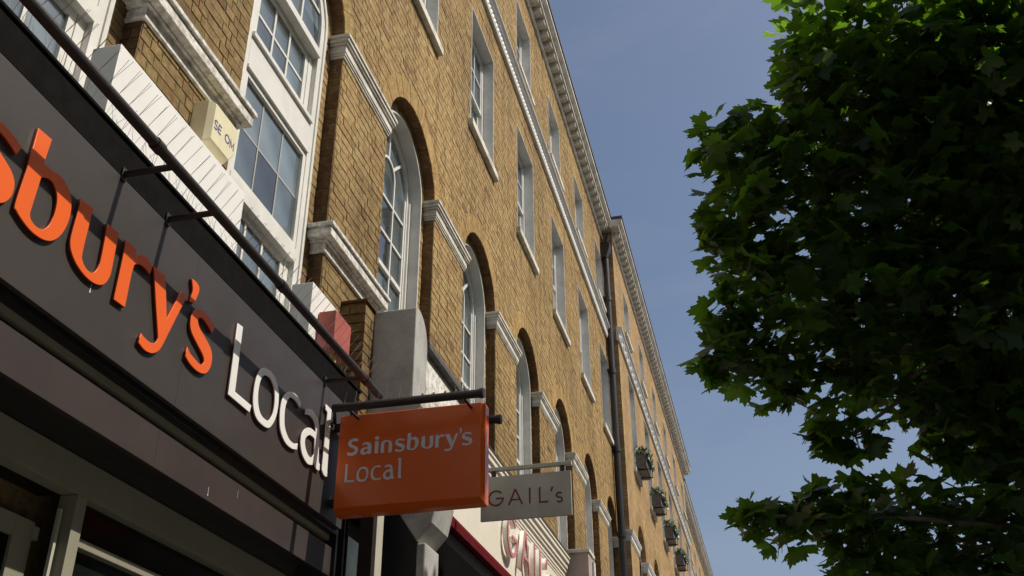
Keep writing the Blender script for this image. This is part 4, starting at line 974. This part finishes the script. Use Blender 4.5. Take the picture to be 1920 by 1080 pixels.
TB = Vector((5.9, 8.9, 0))
def leaf_at(p, s_, rn):
    z_ax = Vector((rn.gauss(0, .55), rn.gauss(0, .55) - .25, 1.0 if rn.random() < .8 else .2)).normalized()
    tip = Vector((rn.gauss(0, 1) - .35, rn.gauss(0, 1) - .3, rn.gauss(-.45, .35))); tip = (tip - z_ax * tip.dot(z_ax)).normalized()
    xa = tip.cross(z_ax).normalized()
    return Matrix((( xa.x * s_, tip.x * s_, z_ax.x * s_, p.x), (xa.y * s_, tip.y * s_, z_ax.y * s_, p.y), (xa.z * s_, tip.z * s_, z_ax.z * s_, p.z), (0, 0, 0, 1)))
leaves = []
for bi, (x, y, z, r) in enumerate(BL + OFF):
    off = bi >= len(BL); n = int((235 if not off else 330) * (r / .6) ** (2.0 if not off else 2.0)) + 9
    for k in range(n):
        d = Vector((rng.gauss(0, 1), rng.gauss(0, 1), rng.gauss(0, 1))).normalized(); rr = r * (rng.random() ** .42) * (1.0 + (.28 * rng.random() if rng.random() < .3 else 0))
        p = Vector((x, y, z)) + Vector((d.x, d.y * 1.25, d.z * .95)) * rr
        leaves.append((p, rng.uniform(.18, .34) * (.75 if rng.random() < .2 else 1), off))
C0 = Vector((2.8, 0, 1.6))
order = sorted(range(len(leaves)), key=lambda i: ((leaves[i][0] - C0).length / leaves[i][1]) + (100 if leaves[i][2] else 0))
near_set = set(order[:300])
lmesh = []
for V, F2 in LT:
    me = bpy.data.meshes.new('leaf'); me.from_pydata(V, [], F2); me.materials.append(M['leaf']); me.update(); lmesh.append(me)
mb_ = MB(); 
for i, (p, s_, off) in enumerate(leaves):
    mx = leaf_at(p, s_, rng); t_ = rng.randrange(7)
    if i in near_set:
        o = link('leaf', lmesh[t_], tree); o.matrix_local = Matrix.Translation(-TB) @ mx
    else:
        V, F2 = LT[t_]; b0 = len(mb_.v)
        for v in V:
            q = mx @ Vector(v); mb_.v.append((q.x - TB.x, q.y - TB.y, q.z - TB.z))
        mb_.f += [(a + b0, b + b0, c + b0) for a, b, c in F2]
mb_.build('foliage', M['leaf'], tree, kind='stuff')
print('leaves', len(leaves))
# trunk, limbs and twigs
def limb(mb, pts, r0, r1, n=8):
    P = [Vector(p) - TB for p in pts]
    for k in range(len(P) - 1):
        a = r0 + (r1 - r0) * k / (len(P) - 1); b = r0 + (r1 - r0) * (k + 1) / (len(P) - 1); mb.tube(P[k], P[k + 1], a, b, n, caps=True)
m = MB(); limb(m, [(5.9, 8.9, 0), (5.88, 8.86, 1.2), (5.92, 8.8, 2.6), (5.85, 8.7, 3.9)], .24, .17, 14); m.build('trunk', M['bark'], tree)
fork = Vector((5.85, 8.7, 3.85)); hubs = [(Vector((4.9, 7.9, 5.2)), .10), (Vector((5.0, 7.2, 6.6)), .10), (Vector((5.1, 8.3, 3.75)), .06), (Vector((6.3, 7.4, 6.6)), .10), (Vector((5.9, 9.3, 7.0)), .11)]
for h, r in hubs:
    mid_ = (fork + h) / 2 + Vector((rng.uniform(-.15, .15), rng.uniform(-.15, .15), .15))
    m = MB(); limb(m, [fork, mid_, h], .13, r * .6, 10); m.build('limb', M['bark'], tree)
tw = MB()
for bi, (x, y, z, r) in enumerate(BL + OFF):
    c = Vector((x, y, z)); h = min(hubs, key=lambda q: (q[0] - c).length)[0]
    k = (h + c) / 2 + Vector((rng.uniform(-.1, .1), rng.uniform(-.1, .1), rng.uniform(0, .15)))
    m = MB(); limb(m, [h, k, c], .04 if r > .4 else .025, .012, 6); m.build('branch', M['bark'], tree)
    for q in range(int(10 + 20 * r)):
        d = Vector((rng.gauss(0, 1), rng.gauss(0, 1), rng.gauss(0, 1))).normalized() * r * rng.uniform(.7, 1.05); a = c + d * .1; b = c + d * .55 + Vector((0, 0, .05)); limb(tw, [a, b, c + d], .007, .0025, 4)
tw.build('twigs', M['twig'], tree, kind='stuff')

# unseen trees added behind the viewer to cut the ambient light
for (x_, y_, rot, sc, lab_) in ((6.4, -6.6, 2.9, 1.2, 'unseen plane tree added just behind the viewer to cut ambient light'), (6.3, -13.5, 1.2, 1.3, 'unseen plane tree added farther behind the viewer to cut ambient light')):
    t2 = tree.copy(); C.objects.link(t2); t2.location = (x_, y_, 0); t2.rotation_euler = (0, 0, rot); t2.scale = (sc, sc, sc); t2['label'] = lab_
    for ch in list(tree.children):
        if ch.name.startswith('leaf'): continue
        c = ch.copy(); C.objects.link(c); c.parent = t2

m = MB(); rng = random.Random(31)
for k in range(8):
    y = rng.uniform(1.6, 5.3); z = rng.uniform(3.08, 3.17) if k % 3 else rng.uniform(3.4, 4.0); x = .4006 if k % 3 else .4506; h_ = rng.uniform(.012, .05); w_ = rng.uniform(.001, .003)
    m.box(x, x + .0006, y, y + w_, z, z + h_); 
    if rng.random() < .5: m.box(x, x + .0006, y - .002, y + w_ + .002, z - .008, z)
m.build('bird_droppings', M['letter'], shop, kind='stuff')
